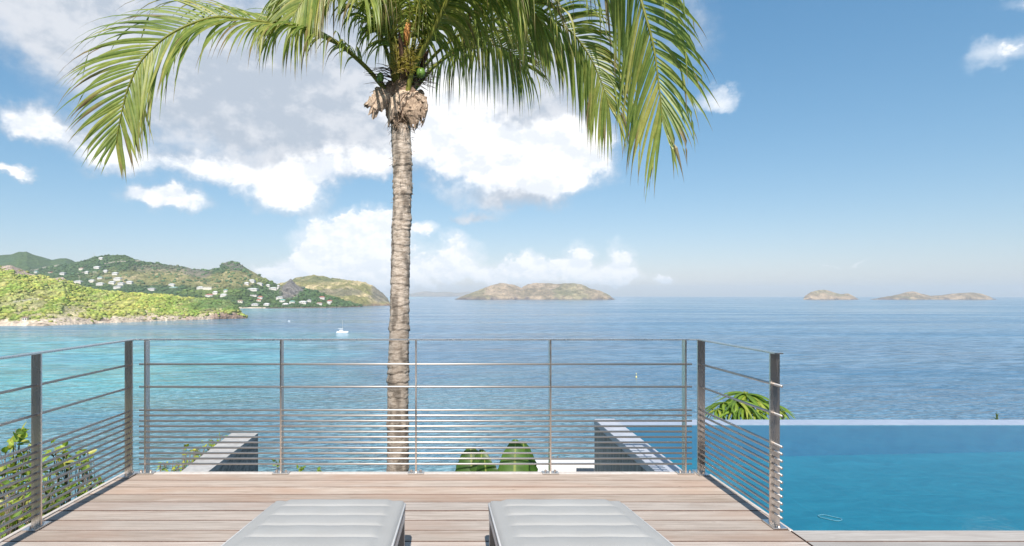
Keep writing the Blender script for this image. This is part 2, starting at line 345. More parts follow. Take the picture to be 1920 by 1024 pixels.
def f_sea(nb):
    p = pos(nb); sep = nb.node('ShaderNodeSeparateXYZ'); nb.l.new(p, sep.inputs[0]); X, Y, Z = sep.outputs
    d = nb.v('LENGTH', nb.v('MULTIPLY', p, (1, 1, 0)))
    q2 = nb.v('MULTIPLY', p, (1, 1, 0))
    wv = nb.m('MULTIPLY', nb.m('SUBTRACT', nb.noise(q2, .006, 4, .6), .5), 420.0)
    # shallow sandy bay on the left
    sx = nb.m('ADD', X, nb.m('MULTIPLY', wv, .55))
    shal = nb.m('MULTIPLY', nb.ss(sx, -20.0, -190.0), nb.ss(nb.m('ADD', Y, wv), 760.0, 330.0))
    shal = nb.m('MULTIPLY', shal, nb.ss(Y, 90.0, 260.0, .35, 1.0))
    patches = nb.ss(nb.noise(nb.v('MULTIPLY', q2, (.5, 1, 1)), .02, 4, .6), .42, .66)
    shal = nb.m('MULTIPLY', shal, nb.m('SUBTRACT', 1.0, nb.m('MULTIPLY', patches, .42)))
    # sea grass and sand near the foot of the hill
    near = nb.m('MULTIPLY', nb.ss(d, 420.0, 110.0), nb.m('MULTIPLY', nb.ss(nb.noise(q2, .03, 4, .6), .30, .60, .35, 1.0), nb.ss(X, 120.0, 10.0, .25, 1.0)))
    deep = nb.mix(nb.ss(nb.noise(nb.v('MULTIPLY', q2, (.25, 1, 1)), .008, 5, .6), .36, .66), (.040, .128, .225), (.078, .180, .275))
    c = nb.mix(nb.m('MULTIPLY', shal, .8), deep, (.085, .39, .44)); c = nb.mix(nb.m('MULTIPLY', near, .8), c, (.115, .235, .265))
    # white water breaking along the rocky shores
    surf = nb.m('MULTIPLY', nb.ss(Y, 620.0, 900.0), nb.ss(X, -330.0, -560.0)); c = nb.mix(nb.m('MULTIPLY', surf, .6), c, (.13, .36, .38))
    # wind waves, swell and far slicks
    rot = nb.node('ShaderNodeVectorRotate', rotation_type='Z_AXIS'); nb.l.new(q2, rot.inputs[0]); rot.inputs['Angle'].default_value = rad(-14)
    r = rot.outputs[0]
    a = nb.noise(nb.v('MULTIPLY', r, (.35, 1, 1)), .42, 3, .6, .4)
    b = nb.noise(nb.v('MULTIPLY', r, (.45, 1, 1)), .12, 4, .6, .3)
    cc = nb.noise(nb.v('MULTIPLY', r, (.22, 1, 1)), .022, 5, .62, .3)
    h = nb.m('ADD', nb.m('ADD', nb.m('MULTIPLY', a, nb.ss(d, 120, 1000, 2.6, 0.0)), nb.m('MULTIPLY', b, nb.ss(d, 300, 2600, 3.2, .6))), nb.m('MULTIPLY', cc, 7.0))
    nrm = nb.bump(h, nb.ss(d, 150, 3500, .85, .35), 1.0)
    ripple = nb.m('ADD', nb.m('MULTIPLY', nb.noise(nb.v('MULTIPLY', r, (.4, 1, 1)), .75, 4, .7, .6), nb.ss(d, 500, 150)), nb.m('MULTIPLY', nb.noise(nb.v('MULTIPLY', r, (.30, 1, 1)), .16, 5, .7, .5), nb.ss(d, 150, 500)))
    hs = nb.node('ShaderNodeHueSaturation'); nb.put(hs.inputs['Color'], c); nb.put(hs.inputs['Value'], nb.ss(ripple, .34, .66, .62, 1.5)); nb.put(hs.inputs['Saturation'], nb.ss(ripple, .4, .7, 1.05, .7)); c = hs.outputs[0]  # bright and dark faces of the ripples are put into the water colour
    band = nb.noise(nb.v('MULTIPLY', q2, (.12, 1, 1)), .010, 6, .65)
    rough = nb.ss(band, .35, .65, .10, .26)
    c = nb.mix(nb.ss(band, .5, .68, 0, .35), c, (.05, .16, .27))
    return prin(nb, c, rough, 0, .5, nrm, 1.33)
M['sea'] = mat('sea_water', f_sea)

def f_land(scale, spread, bump, bd):
    def fn(nb):
        c0 = colattr(nb); p = pos(nb); n = nb.noise(p, scale, 6, .68); n2 = nb.noise(p, scale * 4.1, 4, .65)
        hs = nb.node('ShaderNodeHueSaturation'); nb.put(hs.inputs['Color'], c0)
        nb.put(hs.inputs['Value'], nb.ss(nb.m('ADD', n, nb.m('MULTIPLY', nb.m('SUBTRACT', n2, .5), .7)), .25, .75, 1 - spread, 1 + spread, True))
        return prin(nb, hs.outputs[0], .9, 0, .15, nb.bump(nb.m('ADD', n, nb.m('MULTIPLY', n2, .3)), bump, bd))
    return fn
M['land'] = mat('scrub_and_rock', f_land(.05, .62, 1.0, 14.0)); M['land_far'] = mat('dry_island_ground', f_land(.018, .55, 1.0, 45.0))
M['bush'] = mat('bush_foliage', f_land(.5, .35, .6, .8))
def f_leafy(trans, rough=.42):
    def fn(nb):
        c = colattr(nb); p = pos(nb); n = nb.noise(p, 16, 4, .6)
        hs = nb.node('ShaderNodeHueSaturation'); nb.put(hs.inputs['Color'], c); nb.put(hs.inputs['Value'], nb.ss(n, .25, .75, .75, 1.25, True))
        b = prin(nb, hs.outputs[0], rough, 0, .4)
        t = nb.node('ShaderNodeBsdfTranslucent'); h2 = nb.node('ShaderNodeHueSaturation'); nb.l.new(hs.outputs[0], h2.inputs['Color']); h2.inputs['Value'].default_value = 1.6
        h2.inputs['Saturation'].default_value = 1.1
        nb.l.new(h2.outputs[0], t.inputs[0])
        mx = nb.node('ShaderNodeMixShader'); mx.inputs[0].default_value = trans; nb.l.new(b, mx.inputs[1]); nb.l.new(t.outputs[0], mx.inputs[2])
        return mx.outputs[0]
    return fn
M['leaf'] = mat('leaf', f_leafy(.42))
M['bark'] = m_speckle('twig_bark', (.13, .10, .08), (.22, .18, .15), 30, .9, .4, .01)
def f_trunk(nb):
    p = pos(nb); sep = nb.node('ShaderNodeSeparateXYZ'); nb.l.new(p, sep.inputs[0])
    n = nb.noise(nb.v('MULTIPLY', p, (4, 4, 12)), 3, 7, .72, .6); f = nb.noise(nb.v('MULTIPLY', p, (14, 14, 55)), 2.2, 5, .7)
    v = nb.noise(nb.v('MULTIPLY', p, (40, 40, 3)), 1.6, 4, .6)
    c = nb.mix(nb.ss(n, .33, .66), (.28, .22, .17), (.57, .485, .405))
    c = nb.mix(nb.ss(f, .42, .30, 0, .75), c, (.075, .055, .04)); c = nb.mix(nb.ss(v, .60, .72, 0, .35), c, (.70, .61, .52))
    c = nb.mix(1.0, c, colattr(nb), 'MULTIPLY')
    return prin(nb, c, .88, 0, .2, nb.bump(nb.m('ADD', nb.m('ADD', f, n), nb.m('MULTIPLY', v, .5)), .75, .015))
M['trunk'] = mat('palm_bark', f_trunk)
def f_fibre(nb):
    p = pos(nb); f = nb.noise(nb.v('MULTIPLY', p, (60, 60, 14)), 1.5, 5, .7, .8)
    c = nb.mix(nb.ss(f, .35, .65), (.17, .115, .085), (.52, .39, .28)); c = nb.mix(1.0, c, colattr(nb), 'MULTIPLY')
    return prin(nb, c, .9, 0, .15, nb.bump(f, .6, .006))
M['fibre'] = mat('coir_fibre', f_fibre)
def plain(name, c, rough=.6, sc=3): return m_speckle(name, tuple(v*.88 for v in c), c, sc, rough, .1, .01, big=.88)
M['house_white'] = plain('house_white', (.60, .57, .53)); M['house_cream'] = plain('house_cream', (.66, .60, .50))
M['roof_red'] = plain('roof_red', (.42, .14, .10)); M['roof_white'] = plain('roof_white', (.64, .64, .63)); M['roof_green'] = plain('roof_green', (.16, .34, .28))
M['roof_grey'] = plain('roof_grey', (.40, .40, .40)); M['roof_brown'] = plain('roof_brown', (.30, .19, .14)); M['dark_glass'] = plain('dark_window', (.06, .08, .10), .2)
M['gel'] = plain('white_gelcoat', (.80, .80, .80), .3); M['orange'] = plain('orange_plastic', (.75, .62, .2), .5)
M['timber'] = plain('brown_timber', (.36, .28, .215)); M['ground'] = m_speckle('earth_and_scrub', (.07, .085, .03), (.20, .17, .10), .8, .95, .6, .2)
M['coconut'] = m_speckle('green_coconut', (.10, .20, .03), (.16, .27, .05), 12, .4, .1, .004)
M['coping'] = m_speckle('pool_coping', (.38, .40, .45), (.46, .48, .53), 10, .5, .1, .003, big=.9)

# ------------------------------------------------------------------ the sea
def sea():
    n = 96; R = 20000.0; V = [(0, 0, SEA)]; Fc = []
    rings = [60, 400, 2000, 8000, R]
    for r in rings:
        for k in range(n): a = 2*math.pi*k/n; V.append((r*math.cos(a), r*math.sin(a), SEA))
    for k in range(n): Fc.append((0, 1+k, 1+(k+1) % n))
    for j in range(len(rings)-1):
        for k in range(n): a, b = 1+j*n+k, 1+j*n+(k+1) % n; Fc.append((a, a+n, b+n, b))
    tag(mesh('sea', V, Fc, M['sea']), kind='structure')
sea()

# ------------------------------------------------------------------ land masses: shore line, ridge line, real depth and a back slope
SAND = np.array((.62, .50, .38)); 
def interp(pts, x): a = np.array(pts, float); return np.interp(x, a[:, 0], a[:, 1])
class Land:
    def __init__(s, name, x0, x1, nu, nv, sky, shore, ridgeY, colour, prof=.85, rough=6.0, fine=1.5, back=1.35, mt='land', nscale=180.0, cliff=None, skyn=.6, seed=0):
        s.px = np.linspace(x0, x1, nu); nb_ = max(8, nv//4)
        v = np.concatenate([np.linspace(0, 1, nv), np.linspace(1, 2, nb_)[1:]])
        Ys = 41950.0 / (interp(shore, s.px) - HY); Yr = np.maximum(interp(ridgeY, s.px), Ys * 1.02)
        hr = (HY - interp(sky, s.px)) / F * Yr + CAMZ
        hr = hr - SEA
        U, Vv = np.meshgrid(s.px, v, indexing='ij')
        ys, yr, hh = Ys[:, None], Yr[:, None], hr[:, None]
        front = Vv <= 1; t = np.clip(Vv, 0, 1); tb = np.clip(Vv-1, 0, 1)
        Y = np.where(front, ys + (yr-ys)*t, yr + (yr*back - yr)*tb)
        X = (U - CX)/F*Y
        ch = 0 if cliff is None else interp(cliff, s.px)[:, None]
        ch = np.minimum(ch, np.maximum(hh, 0)*.8)
        base = ch*np.clip(t*18, 0, 1)**.6 + (hh-ch)*t**prof
        h = np.where(front, base, hh*(1-tb**1.4) - 12*tb)
        nx, ny = X/nscale + seed, Y/nscale + seed*2
        env = np.clip(np.sin(np.pi*np.clip(t, 0, 1))*1.3, 0, 1)*np.where(front, 1, 0)
        amp = np.minimum(rough, hh*.22)
        h = h + ridged(nx, ny*1.3, 5)*amp*env - amp*.55*env
        h = h + fbm(X/nscale*6, Y/nscale*6, 4, .6)*fine*np.clip(t*12, 0.15, 1)*np.clip(hh/20, 0, 1)
        h = np.where(Vv > 0, h, -3.0)
        s.X, s.Y, s.Z = X, Y, h + SEA
        s.py = HY - (s.Z - CAMZ)/Y*F; s.U = U; s.t = Vv; s.nf = nv; s.H = h
        s.C = colour(U, s.py, X, Y, h, Vv)
        nU, nV = X.shape; idx = np.arange(nU*nV).reshape(nU, nV)
        Fc = np.stack([idx[:-1, :-1], idx[1:, :-1], idx[1:, 1:], idx[:-1, 1:]], -1).reshape(-1, 4)
        V = np.stack([X, Y, s.Z], -1).reshape(-1, 3)
        s.o = tag(mesh(name, V, Fc, M[mt], smooth=True, col=s.C.reshape(-1, 3)), kind='structure')
    def hit(s, px, py):
        i = int(np.argmin(np.abs(s.px - px))); col = s.py[i, :s.nf]
        k = int(np.argmin(np.abs(col - py)))
        return Vector((float(s.X[i, k]), float(s.Y[i, k]), float(s.Z[i, k])))
    def scatter(s, n, size, keep, tint):
        nU = len(s.px); I = RNG.randint(0, nU-1, n); K = RNG.randint(2, s.nf-1, n); u = RNG.rand(n); w = RNG.rand(n)
        def B(A): return (A[I, K]*(1-u)+A[I+1, K]*u)*(1-w)+(A[I, K+1]*(1-u)+A[I+1, K+1]*u)*w
        px, py, x, y, z = B(s.U), B(s.py), B(s.X), B(s.Y), B(s.Z)
        c = s.C[I, K]
        ok = keep(px, py, c)
        r = size*(.4+RNG.rand(n)**3*1.9)
        return np.stack([x, y, z, r], -1)[ok], tint(c[ok])
def lerp(a, b, t): t = np.clip(t, 0, 1)[..., None]; return np.asarray(a)*(1-t)+np.asarray(b)*t
def sstep(x, a, b): t = np.clip((x-a)/(b-a), 0, 1); return t*t*(3-2*t)
def near_line(U, py, pts, w):
    d = np.full(U.shape, 1e9)
    for (a, b), (c, e) in zip(pts[:-1], pts[1:]):
        L = (c-a)**2+(e-b)**2; t = np.clip(((U-a)*(c-a)+(py-b)*(e-b))/L, 0, 1)
        d = np.minimum(d, np.hypot(U-a-t*(c-a), py-b-t*(e-b)))
    return sstep(-d, -w*1.6, -w*.6)
def ell(U, py, x, y, rx, ry, nz=0): return sstep(-(((U-x)/rx)**2+((py-y)/ry)**2)+nz, -1.3, -.5)

GRN, YEL, DGR, ROCK, DRY, OCH = map(np.array, ((.20, .26, .06), (.42, .41, .12), (.068, .112, .048), (.30, .25, .20), (.27, .25, .10), (.46, .37, .20)))
def c_near(U, py, X, Y, h, v):
    n = fbm(X/60, Y/90, 5, .6); n2 = fbm(X/14+9, Y/22, 4, .6)
    c = lerp(GRN, YEL, sstep(n+.5*n2, -.35, .45)*1.0)
    c = lerp(c, (.58, .49, .30), sstep(fbm(X/26+5, Y/44, 5, .6), -.05, .35)*(.25+.75*sstep(py, 556, 590))*.9)
    dk = sstep(U + 40*n, 300, 380)*sstep(-np.abs(py-572), -16, -6); c = lerp(c, DGR*1.25, dk*.85)  # darker scrub at the right end, cloud shadow put into its colour
    for (x, y, rx, ry) in ((20, 502, 24, 7), (118, 524, 13, 8), (50, 512, 22, 6)): c = lerp(c, (.46, .36, .29), ell(U, py, x, y, rx, ry, n2*.8))
    c = lerp(c, (.50, .46, .36), near_line(U, py, [(25, 566), (60, 561), (100, 562)], 1.2)*.7)
    rock = sstep(10 + 5*n + 3*n2 + 3*sstep(U, 330, 420) - h, 0, 3.5)
    rc = lerp((.60, .49, .38), (.30, .21, .16), sstep(n2 + sstep(U, 280, 420)*1.0 - .35 + .6*fbm(X/6, Y/8, 3), -.2, .7))
    return lerp(c, rc, rock)
near = Land('near_headland', -420, 463, 620, 130,
    [(-420, 470), (-200, 480), (-60, 493), (0, 499), (20, 497), (40, 505), (60, 515), (100, 522), (118, 520), (135, 530), (160, 540), (200, 546), (300, 553), (370, 560), (425, 565), (434, 569), (443, 577), (452, 588), (463, 596)],
    [(-420, 630), (-100, 614), (0, 611), (80, 611.5), (200, 606), (300, 602), (400, 599), (463, 597)],
    [(-420, 1100), (0, 1080), (200, 1060), (400, 1010), (463, 990)], c_near, prof=.9, rough=11, fine=1.8, nscale=70, cliff=[(0, 2), (300, 4), (430, 9), (463, 3)])
def c_mid(U, py, X, Y, h, v):
    n = fbm(X/140, Y/160, 5, .6); n2 = fbm(X/35+4, Y/40, 4, .6)
    c = lerp(DGR*1.05, (.075, .115, .035), sstep(n+.4*n2, -.4, .5))
    dry = ell(U, py, 250, 520, 90, 16, n) * .8 + ell(U, py, 330, 522, 80, 16, n)*.9 + ell(U, py, 440, 520, 60, 14, n)*1.0 + ell(U, py, 400, 535, 60, 9, n)*.7
    c = lerp(c, lerp(DRY*.85, OCH, sstep(n2, -.1, .5)), np.clip(dry, 0, 1)*.85)
    rk = ell(U, py, 437, 494, 24, 6, n2)+ell(U, py, 372, 510, 26, 12, n2)+ell(U, py, 445, 504, 16, 6, n2)+ell(U, py, 300, 504, 60, 7, n2*1.5)*.6
    c = lerp(c, (.19, .165, .14), np.clip(rk, 0, 1)*.7)
    c = lerp(c, (.14, .19, .05), ell(U, py, 500, 527, 40, 5)*.6 + ell(U, py, 395, 548, 60, 8, n)*.7)
    for ln in ([(60, 508), (80, 502), (110, 498)], [(192, 495), (215, 491), (262, 489)], [(146, 512), (150, 528)], [(150, 511), (180, 510)]): c = lerp(c, (.46, .40, .33), near_line(U, py, ln, .8)*.75)
    c = lerp(c, (.60, .50, .38), sstep(4.0 - h, 0, 1.5)*sstep(-np.abs(U-480), -70, -40))
    return lerp(c, (.20, .16, .13), sstep(3.2 - h, 0, 1)*sstep(U, 540, 560)*.8)
backl = Land('back_hill', -460, 150, 300, 60,
    [(-460, 490), (-250, 476), (-100, 484), (0, 479), (20, 477.5), (34, 472.5), (50, 471.5), (62, 477), (80, 483), (97, 487), (112, 485), (124, 484.5), (136, 488), (150, 496)],
    [(-460, 571), (150, 571)], [(-460, 3300), (150, 3300)], c_mid, prof=.9, rough=40, fine=6, nscale=420, seed=3)
mid = Land('village_hills', -440, 655, 900, 150,
    [(-440, 510), (-100, 512), (40, 512), (70, 506), (100, 500), (130, 493), (142, 491), (160, 488), (178, 482), (200, 479), (236, 479), (256, 486), (272, 490), (300, 494), (320, 497), (345, 499.5), (365, 505), (392, 505.5), (412, 501), (424, 493), (437, 489.5), (447, 492), (460, 501), (480, 513), (500, 524), (515, 530), (530, 537), (560, 551), (600, 561), (655, 571)],
    [(-440, 577), (440, 578), (520, 578), (600, 577), (655, 575.5)], [(-440, 2600), (200, 2600), (300, 2500), (437, 2380), (520, 2300), (655, 2030)], c_mid, prof=1.0, rough=34, fine=4.5, nscale=300, seed=5)
def c_crag(U, py, X, Y, h, v):
    n = fbm(X/60, Y/60, 5, .65); c = lerp(DGR, (.07, .115, .035), sstep(n, -.4, .4))
    c = lerp(c, (.185, .17, .155), sstep(-(U-549)*1.0 - (py-545)*.8 + 22 + 26*n, 0, 10)*sstep(U, 520, 533)*sstep(-py, -566, -555))
    c = lerp(c, (.40, .34, .27), near_line(U, py, [(523, 538), (529, 546), (545, 552), (556, 558)], .8)*.8)
    return lerp(c, (.20, .16, .13), sstep(3.0 - h, 0, 1))
crag = Land('rocky_crag', 498, 676, 260, 90,
    [(498, 560), (512, 551), (522, 540), (531, 534), (538, 530), (545, 523.5), (551, 530), (560, 536), (575, 542), (596, 547), (612, 553), (628, 559), (650, 566), (676, 573.5)],
    [(498, 578.5), (600, 577.5), (676, 576)], [(498, 2050), (545, 2150), (676, 1980)], c_crag, prof=1.05, rough=24, fine=6, nscale=110, seed=8)
def c_far(U, py, X, Y, h, v):
    n = fbm(X/200, Y/200, 5, .6); n2 = fbm(X/50, Y/50, 4, .6)
    c = lerp(DRY*.9, OCH*1.15, sstep(n2*1.6+n, -.3, .5)); c = lerp(c, (.11, .14, .06), ell(U, py, 590, 524, 60, 7, n2)*.6)
    c = lerp(c, (.16, .15, .13), ell(U, py, 720, 550, 26, 18, n2)*.8 + ell(U, py, 630, 548, 50, 8, n2)*.55)
    return lerp(c, (.27, .19, .13), sstep(9+8*n2 - h, 0, 6))
farh = Land('dry_hill', 470, 735, 360, 90,
    [(470, 548), (500, 535), (520, 533), (535, 529), (552, 522), (570, 518), (590, 516.5), (606, 518), (625, 522), (650, 525), (668, 528), (684, 529), (700, 537), (712, 546), (720, 552), (727, 560), (732, 570), (735, 572)],
    [(470, 575), (650, 575), (700, 573.5), (735, 573)], [(470, 2750), (735, 2600)], c_far, prof=1.0, rough=40, fine=9, nscale=170, cliff=[(470, 0), (640, 14), (690, 24), (735, 4)], seed=12)
def c_isl(green):
    def f(U, py, X, Y, h, v):
        n = fbm(X/260, Y/260, 5, .6); n2 = fbm(X/70, Y/70, 4, .6)
        c = lerp((.44, .33, .22), (.27, .21, .13), sstep(n+.9*n2, -.4, .4)); c = lerp(c, (.16, .185, .07), sstep(fbm(X/300+3, Y/300, 4), -.1+.3*(1-green), .45)*green)
        c = lerp(c, (.20, .155, .14), sstep(.25+n2-h/60, 0, .5)*.8); return lerp(c, (.15, .115, .10), sstep(10+14*n2 - h, 0, 8)*.8)
    return f
Land('scrub_island', 853, 1153, 420, 90,
    [(853, 561.5), (862, 557), (880, 551), (900, 543), (920, 535), (938, 531.5), (947, 531), (958, 532.5), (978, 539.5), (990, 533), (1000, 531), (1020, 530.5), (1042, 533), (1060, 531.5), (1075, 531), (1090, 533), (1105, 541), (1125, 545), (1140, 552), (1148, 558), (1153, 561.5)],
    [(853, 562), (1153, 562)], [(853, 5300), (1000, 5800), (1153, 5300)], c_isl(.45), prof=.8, rough=36, fine=9, nscale=420, mt='land_far', cliff=[(853, 4), (900, 18), (1130, 26), (1153, 6)], seed=21)
Land('round_islet', 1506, 1610, 180, 60,
    [(1506, 561), (1510, 555), (1520, 548), (1535, 544), (1545, 543.3), (1556, 546), (1568, 550), (1580, 552), (1590, 550.5), (1600, 555), (1606, 559), (1610, 561.5)],
    [(1506, 562), (1610, 562)], [(1506, 5300), (1555, 5500), (1610, 5300)], c_isl(.6), prof=.7, rough=22, fine=6, nscale=300, mt='land_far', cliff=[(1506, 12), (1550, 18), (1610, 4)], seed=31)
Land('long_islet', 1632, 1868, 320, 60,
    [(1632, 561.5), (1645, 559.5), (1665, 556), (1685, 552), (1700, 547.5), (1712, 546.5), (1725, 550), (1745, 555), (1765, 553), (1785, 551), (1800, 550), (1825, 548.3), (1840, 551), (1855, 556), (1862, 560), (1868, 561.5)],
    [(1632, 562), (1868, 562)], [(1632, 5300), (1740, 5500), (1868, 5300)], c_isl(1.0), prof=.7, rough=22, fine=6, nscale=300, mt='land_far', cliff=[(1632, 2), (1700, 10), (1760, 4), (1830, 18), (1868, 4)], seed=37)
Land('distant_mountains', 760, 935, 120, 20,
    [(760, 553), (780, 549), (800, 546), (815, 548), (840, 547), (858, 549), (880, 546.5), (905, 551), (935, 553)],
    [(760, 556.3), (935, 556.3)], [(760, 19200), (935, 19200)], c_isl(.4), rough=60, fine=10, nscale=1500, mt='land_far', seed=41, back=1.1)

def blobs(name, items, cols, parent=None):         # bushes: small lumpy icosahedra, far too many to count
    t = (1+5**.5)/2
    iv = np.array([(-1, t, 0), (1, t, 0), (-1, -t, 0), (1, -t, 0), (0, -1, t), (0, 1, t), (0, -1, -t), (0, 1, -t), (t, 0, -1), (t, 0, 1), (-t, 0, -1), (-t, 0, 1)])
    iv /= np.linalg.norm(iv[0])
    fc = np.array([(0,11,5),(0,5,1),(0,1,7),(0,7,10),(0,10,11),(1,5,9),(5,11,4),(11,10,2),(10,7,6),(7,1,8),(3,9,4),(3,4,2),(3,2,6),(3,6,8),(3,8,9),(4,9,5),(2,4,11),(6,2,10),(8,6,7),(9,8,1)])
    n = len(items); r = items[:, 3]
    V = iv[None]*(.65+.7*RNG.rand(n, 12, 1))*r[:, None, None]*np.array((1.25, 1.25, .85)) + items[:, None, :3]
    V[:, :, 2] += (r*.35)[:, None]
    Fc = (fc[None] + (np.arange(n)*12)[:, None, None]).reshape(-1, 3)
    C = np.repeat(cols*(.70+.60*RNG.rand(n, 1))*(1+.18*(RNG.rand(n, 3)-.5)), 12, 0)
    return mesh(name, V.reshape(-1, 3), Fc, M['bush'], parent, col=C)
# houses on the hills
def house(land, px, py, w, label, roof='roof_white', wall='house_white', cat='villa', h=1.0, flat=False):
    p = land.hit(px, py); s = p.y/F; W = w*s*.88; D = W*.6; Hh = max(4.2, 2.6*s)*h
    t = thing('villa', p, label, cat, 'villas on the green hills')
    b = MB(); b.box(p.x-W/2, p.x+W/2, p.y-D/2, p.y+D/2, p.z-6, p.z+Hh); b.build('wall', M[wall], t)
    e = .7; z = p.z+Hh+.02; r = MB(); rh = .35 if flat else min(3.2, W*.2)
    x0, x1, y0, y1 = p.x-W/2-e, p.x+W/2+e, p.y-D/2-e, p.y+D/2+e; q = D*.5
    r.add([(x0, y0, z), (x1, y0, z), (x1, y1, z), (x0, y1, z), (x0+q, p.y, z+rh), (x1-q, p.y, z+rh)], [(0, 3, 2, 1), (0, 1, 5, 4), (2, 3, 4, 5), (1, 2, 5), (3, 0, 4)])
    r.build('roof', M[roof], t)
    nwin = max(2, int(W/5))
    for k in range(nwin):
        xc = p.x-W/2+W*(k+.5)/nwin; g = MB(); g.box(xc-1.0, xc+1.0, p.y-D/2-.08, p.y-D/2+.05, p.z+Hh*.25, p.z+Hh*.75); g.build('window', M['dark_glass'], t)
HS = [
 (mid, 190, 486, 8, 'white house on the skyline ridge below the mast', 'roof_white'),
 (mid, 182, 503, 12, 'pale roofed villa alone on the dark green upper slope', 'roof_white'),
 (mid, 153, 506, 9, 'brown roofed house above the pale road on the upper slope', 'roof_brown', 'house_cream'),
 (mid, 163, 513, 7, 'small white house beside the road on the upper slope', 'roof_white'),
 (mid, 100, 514, 16, 'long pink roofed building left of the pale road', 'roof_red', 'house_cream'),
 (mid, 68, 512, 7, 'small green roofed house at the left edge of the upper slope', 'roof_green'),
 (mid, 118, 515, 10, 'white roofed building right beside the long pink roofed one', 'roof_grey'),
 (mid, 198, 510, 8, 'white house right of the road on the dark slope', 'roof_white'),
 (mid, 217, 515, 11, 'white villa topmost of the bright cluster on the hill shoulder', 'roof_white'),
 (mid, 188, 523, 10, 'green roofed hut left of the bright cluster on the shoulder', 'roof_green'),
 (mid, 221, 524, 15, 'wide white villa in the middle of the bright cluster', 'roof_white'),
 (mid, 211, 531, 12, 'white villa at lower left of the bright cluster', 'roof_white'),
 (mid, 228, 533, 12, 'white villa under the wide one in the bright cluster', 'roof_grey'),
 (mid, 243, 531, 12, 'tall white villa at right end of the bright cluster', 'roof_white'),
 (mid, 173, 528, 11, 'cream villa left of the bright cluster', 'roof_white', 'house_cream'),
 (mid, 188, 534, 14, 'low white villa just above the near headland scrub', 'roof_white'),
 (mid, 147, 530, 16, 'long low cream house behind the pink rock outcrop', 'roof_white', 'house_cream'),
 (mid, 221, 540, 15, 'pink and white villa lowest of the bright cluster', 'roof_grey'),
 (mid, 285, 544, 15, 'grey roofed white villa between the two bright clusters', 'roof_grey'),
 (mid, 323, 536, 12, 'upper white villa with stacked terraces above the headland', 'roof_white'),
 (mid, 326, 542, 16, 'wider white villa under the stacked terraces', 'roof_green'),
 (mid, 376, 541, 13, 'white villa right of the terraced villas near the valley', 'roof_white'),
 (mid, 391, 541, 18, 'long cream block on the yellow slope over the valley', 'roof_white', 'house_cream', 'building', 1.2, True),
 (mid, 393, 555, 16, 'pink roofed house in the valley behind the headland', 'roof_red'),
 (mid, 404, 551, 10, 'small white house left of the pink roofed valley house', 'roof_white'),
 (mid, 420, 555, 13, 'white house at the edge of the dark valley trees', 'roof_white'),
 (mid, 424, 547, 8, 'green roofed house half hidden in the valley trees', 'roof_green'),
 (mid, 471, 529, 16, 'large white hotel villa highest under the pointed peak', 'roof_white', 'house_white', 'villa', 1.3),
 (mid, 487, 534, 12, 'white villa at lower right of the large hotel villa', 'roof_white'),
 (mid, 463, 533, 9, 'small white villa at lower left of the large hotel villa', 'roof_white'),
 (mid, 475, 545, 20, 'long white arcaded villa in dark trees mid slope', 'roof_white', 'house_white', 'villa', 1.2),
 (mid, 475, 555, 18, 'low grey terrace building under the arcaded villa', 'roof_grey', 'house_white', 'building', .8, True),
 (mid, 488, 559, 10, 'orange roofed house above the small beach', 'roof_red'),
 (mid, 486, 565, 9, 'second orange roofed house just over the beach trees', 'roof_red', 'house_cream'),
 (mid, 450, 567, 12, 'cream house at the left end of the beach', 'roof_brown', 'house_cream'),
 (mid, 478, 573, 15, 'low white beach building with long roof', 'roof_grey'),
 (mid, 500, 573, 12, 'white beach building right of the long roofed one', 'roof_white'),
 (mid, 512, 543, 16, 'white villa left of the rocky crag near the saddle', 'roof_white'),
 (mid, 503, 537, 8, 'small white house above the villa at the saddle', 'roof_white'),
 (crag, 522, 540, 5, 'narrow white tower house at the top of the saddle road', 'roof_white', 'house_white', 'house', 2.0),
 (crag, 525, 560, 14, 'grey roofed house below the road of the crag', 'roof_grey'),
 (crag, 530, 565, 12, 'white house with green roof near the crag foot', 'roof_green'),
 (crag, 548, 568, 11, 'pale green roofed house among trees by the water', 'roof_green'),
 (crag, 568, 568, 15, 'long white house with pale roof among shore trees', 'roof_white'),
 (crag, 580, 566, 9, 'white house just right of the long one by the shore', 'roof_grey'),
 (crag, 604, 560, 12, 'red roofed villa on the green ridge over the shore', 'roof_red'),
 (crag, 599, 571, 12, 'brown roofed house low by the shore rocks', 'roof_brown'),
 (crag, 618, 567, 11, 'red roofed house furthest right near the tan rocks', 'roof_red'),
 (crag, 617, 571, 7, 'tiny white shore house under the red roof', 'roof_white'),
 (crag, 536, 573, 12, 'white boat house strip on the village waterfront', 'roof_white'),
 (near, 48, 602, 10, 'cream stone ruin on the shore of the near headland', 'roof_brown', 'house_cream', 'ruin'),
]
def off_house(px, py):
    k = np.ones(px.shape, bool)
    for h in HS: k &= ~((np.abs(px-h[1]) < h[3]*.5+.8) & (py > h[2]-4) & (py < h[2]+4.5))
    return k
veg = lambda px, py, c: (c[:, 1] > c[:, 0]*1.02)
it, cc = near.scatter(42000, 1.55, lambda a, b, c: (veg(a, b, c) | (RNG.rand(len(a)) < .07)) & (a > -60) & off_house(a, b), lambda c: np.where((c[:, 1] > c[:, 0]*1.02)[:, None], c*np.array((1.0, 1.0, .9)), (GRN+YEL)*.42))
tag(blobs('near_headland_scrub', it, cc), 'bright green and yellowish scrub covering the nearest headland', 'scrub', kind='stuff')
it, cc = mid.scatter(17000, 3.2, lambda a, b, c: (veg(a, b, c) | (RNG.rand(len(a)) < .3)) & (b < 580) & (a > -20) & off_house(a, b), lambda c: np.where((c[:, 1] > c[:, 0]*1.02)[:, None], c*.95, DGR*1.3))
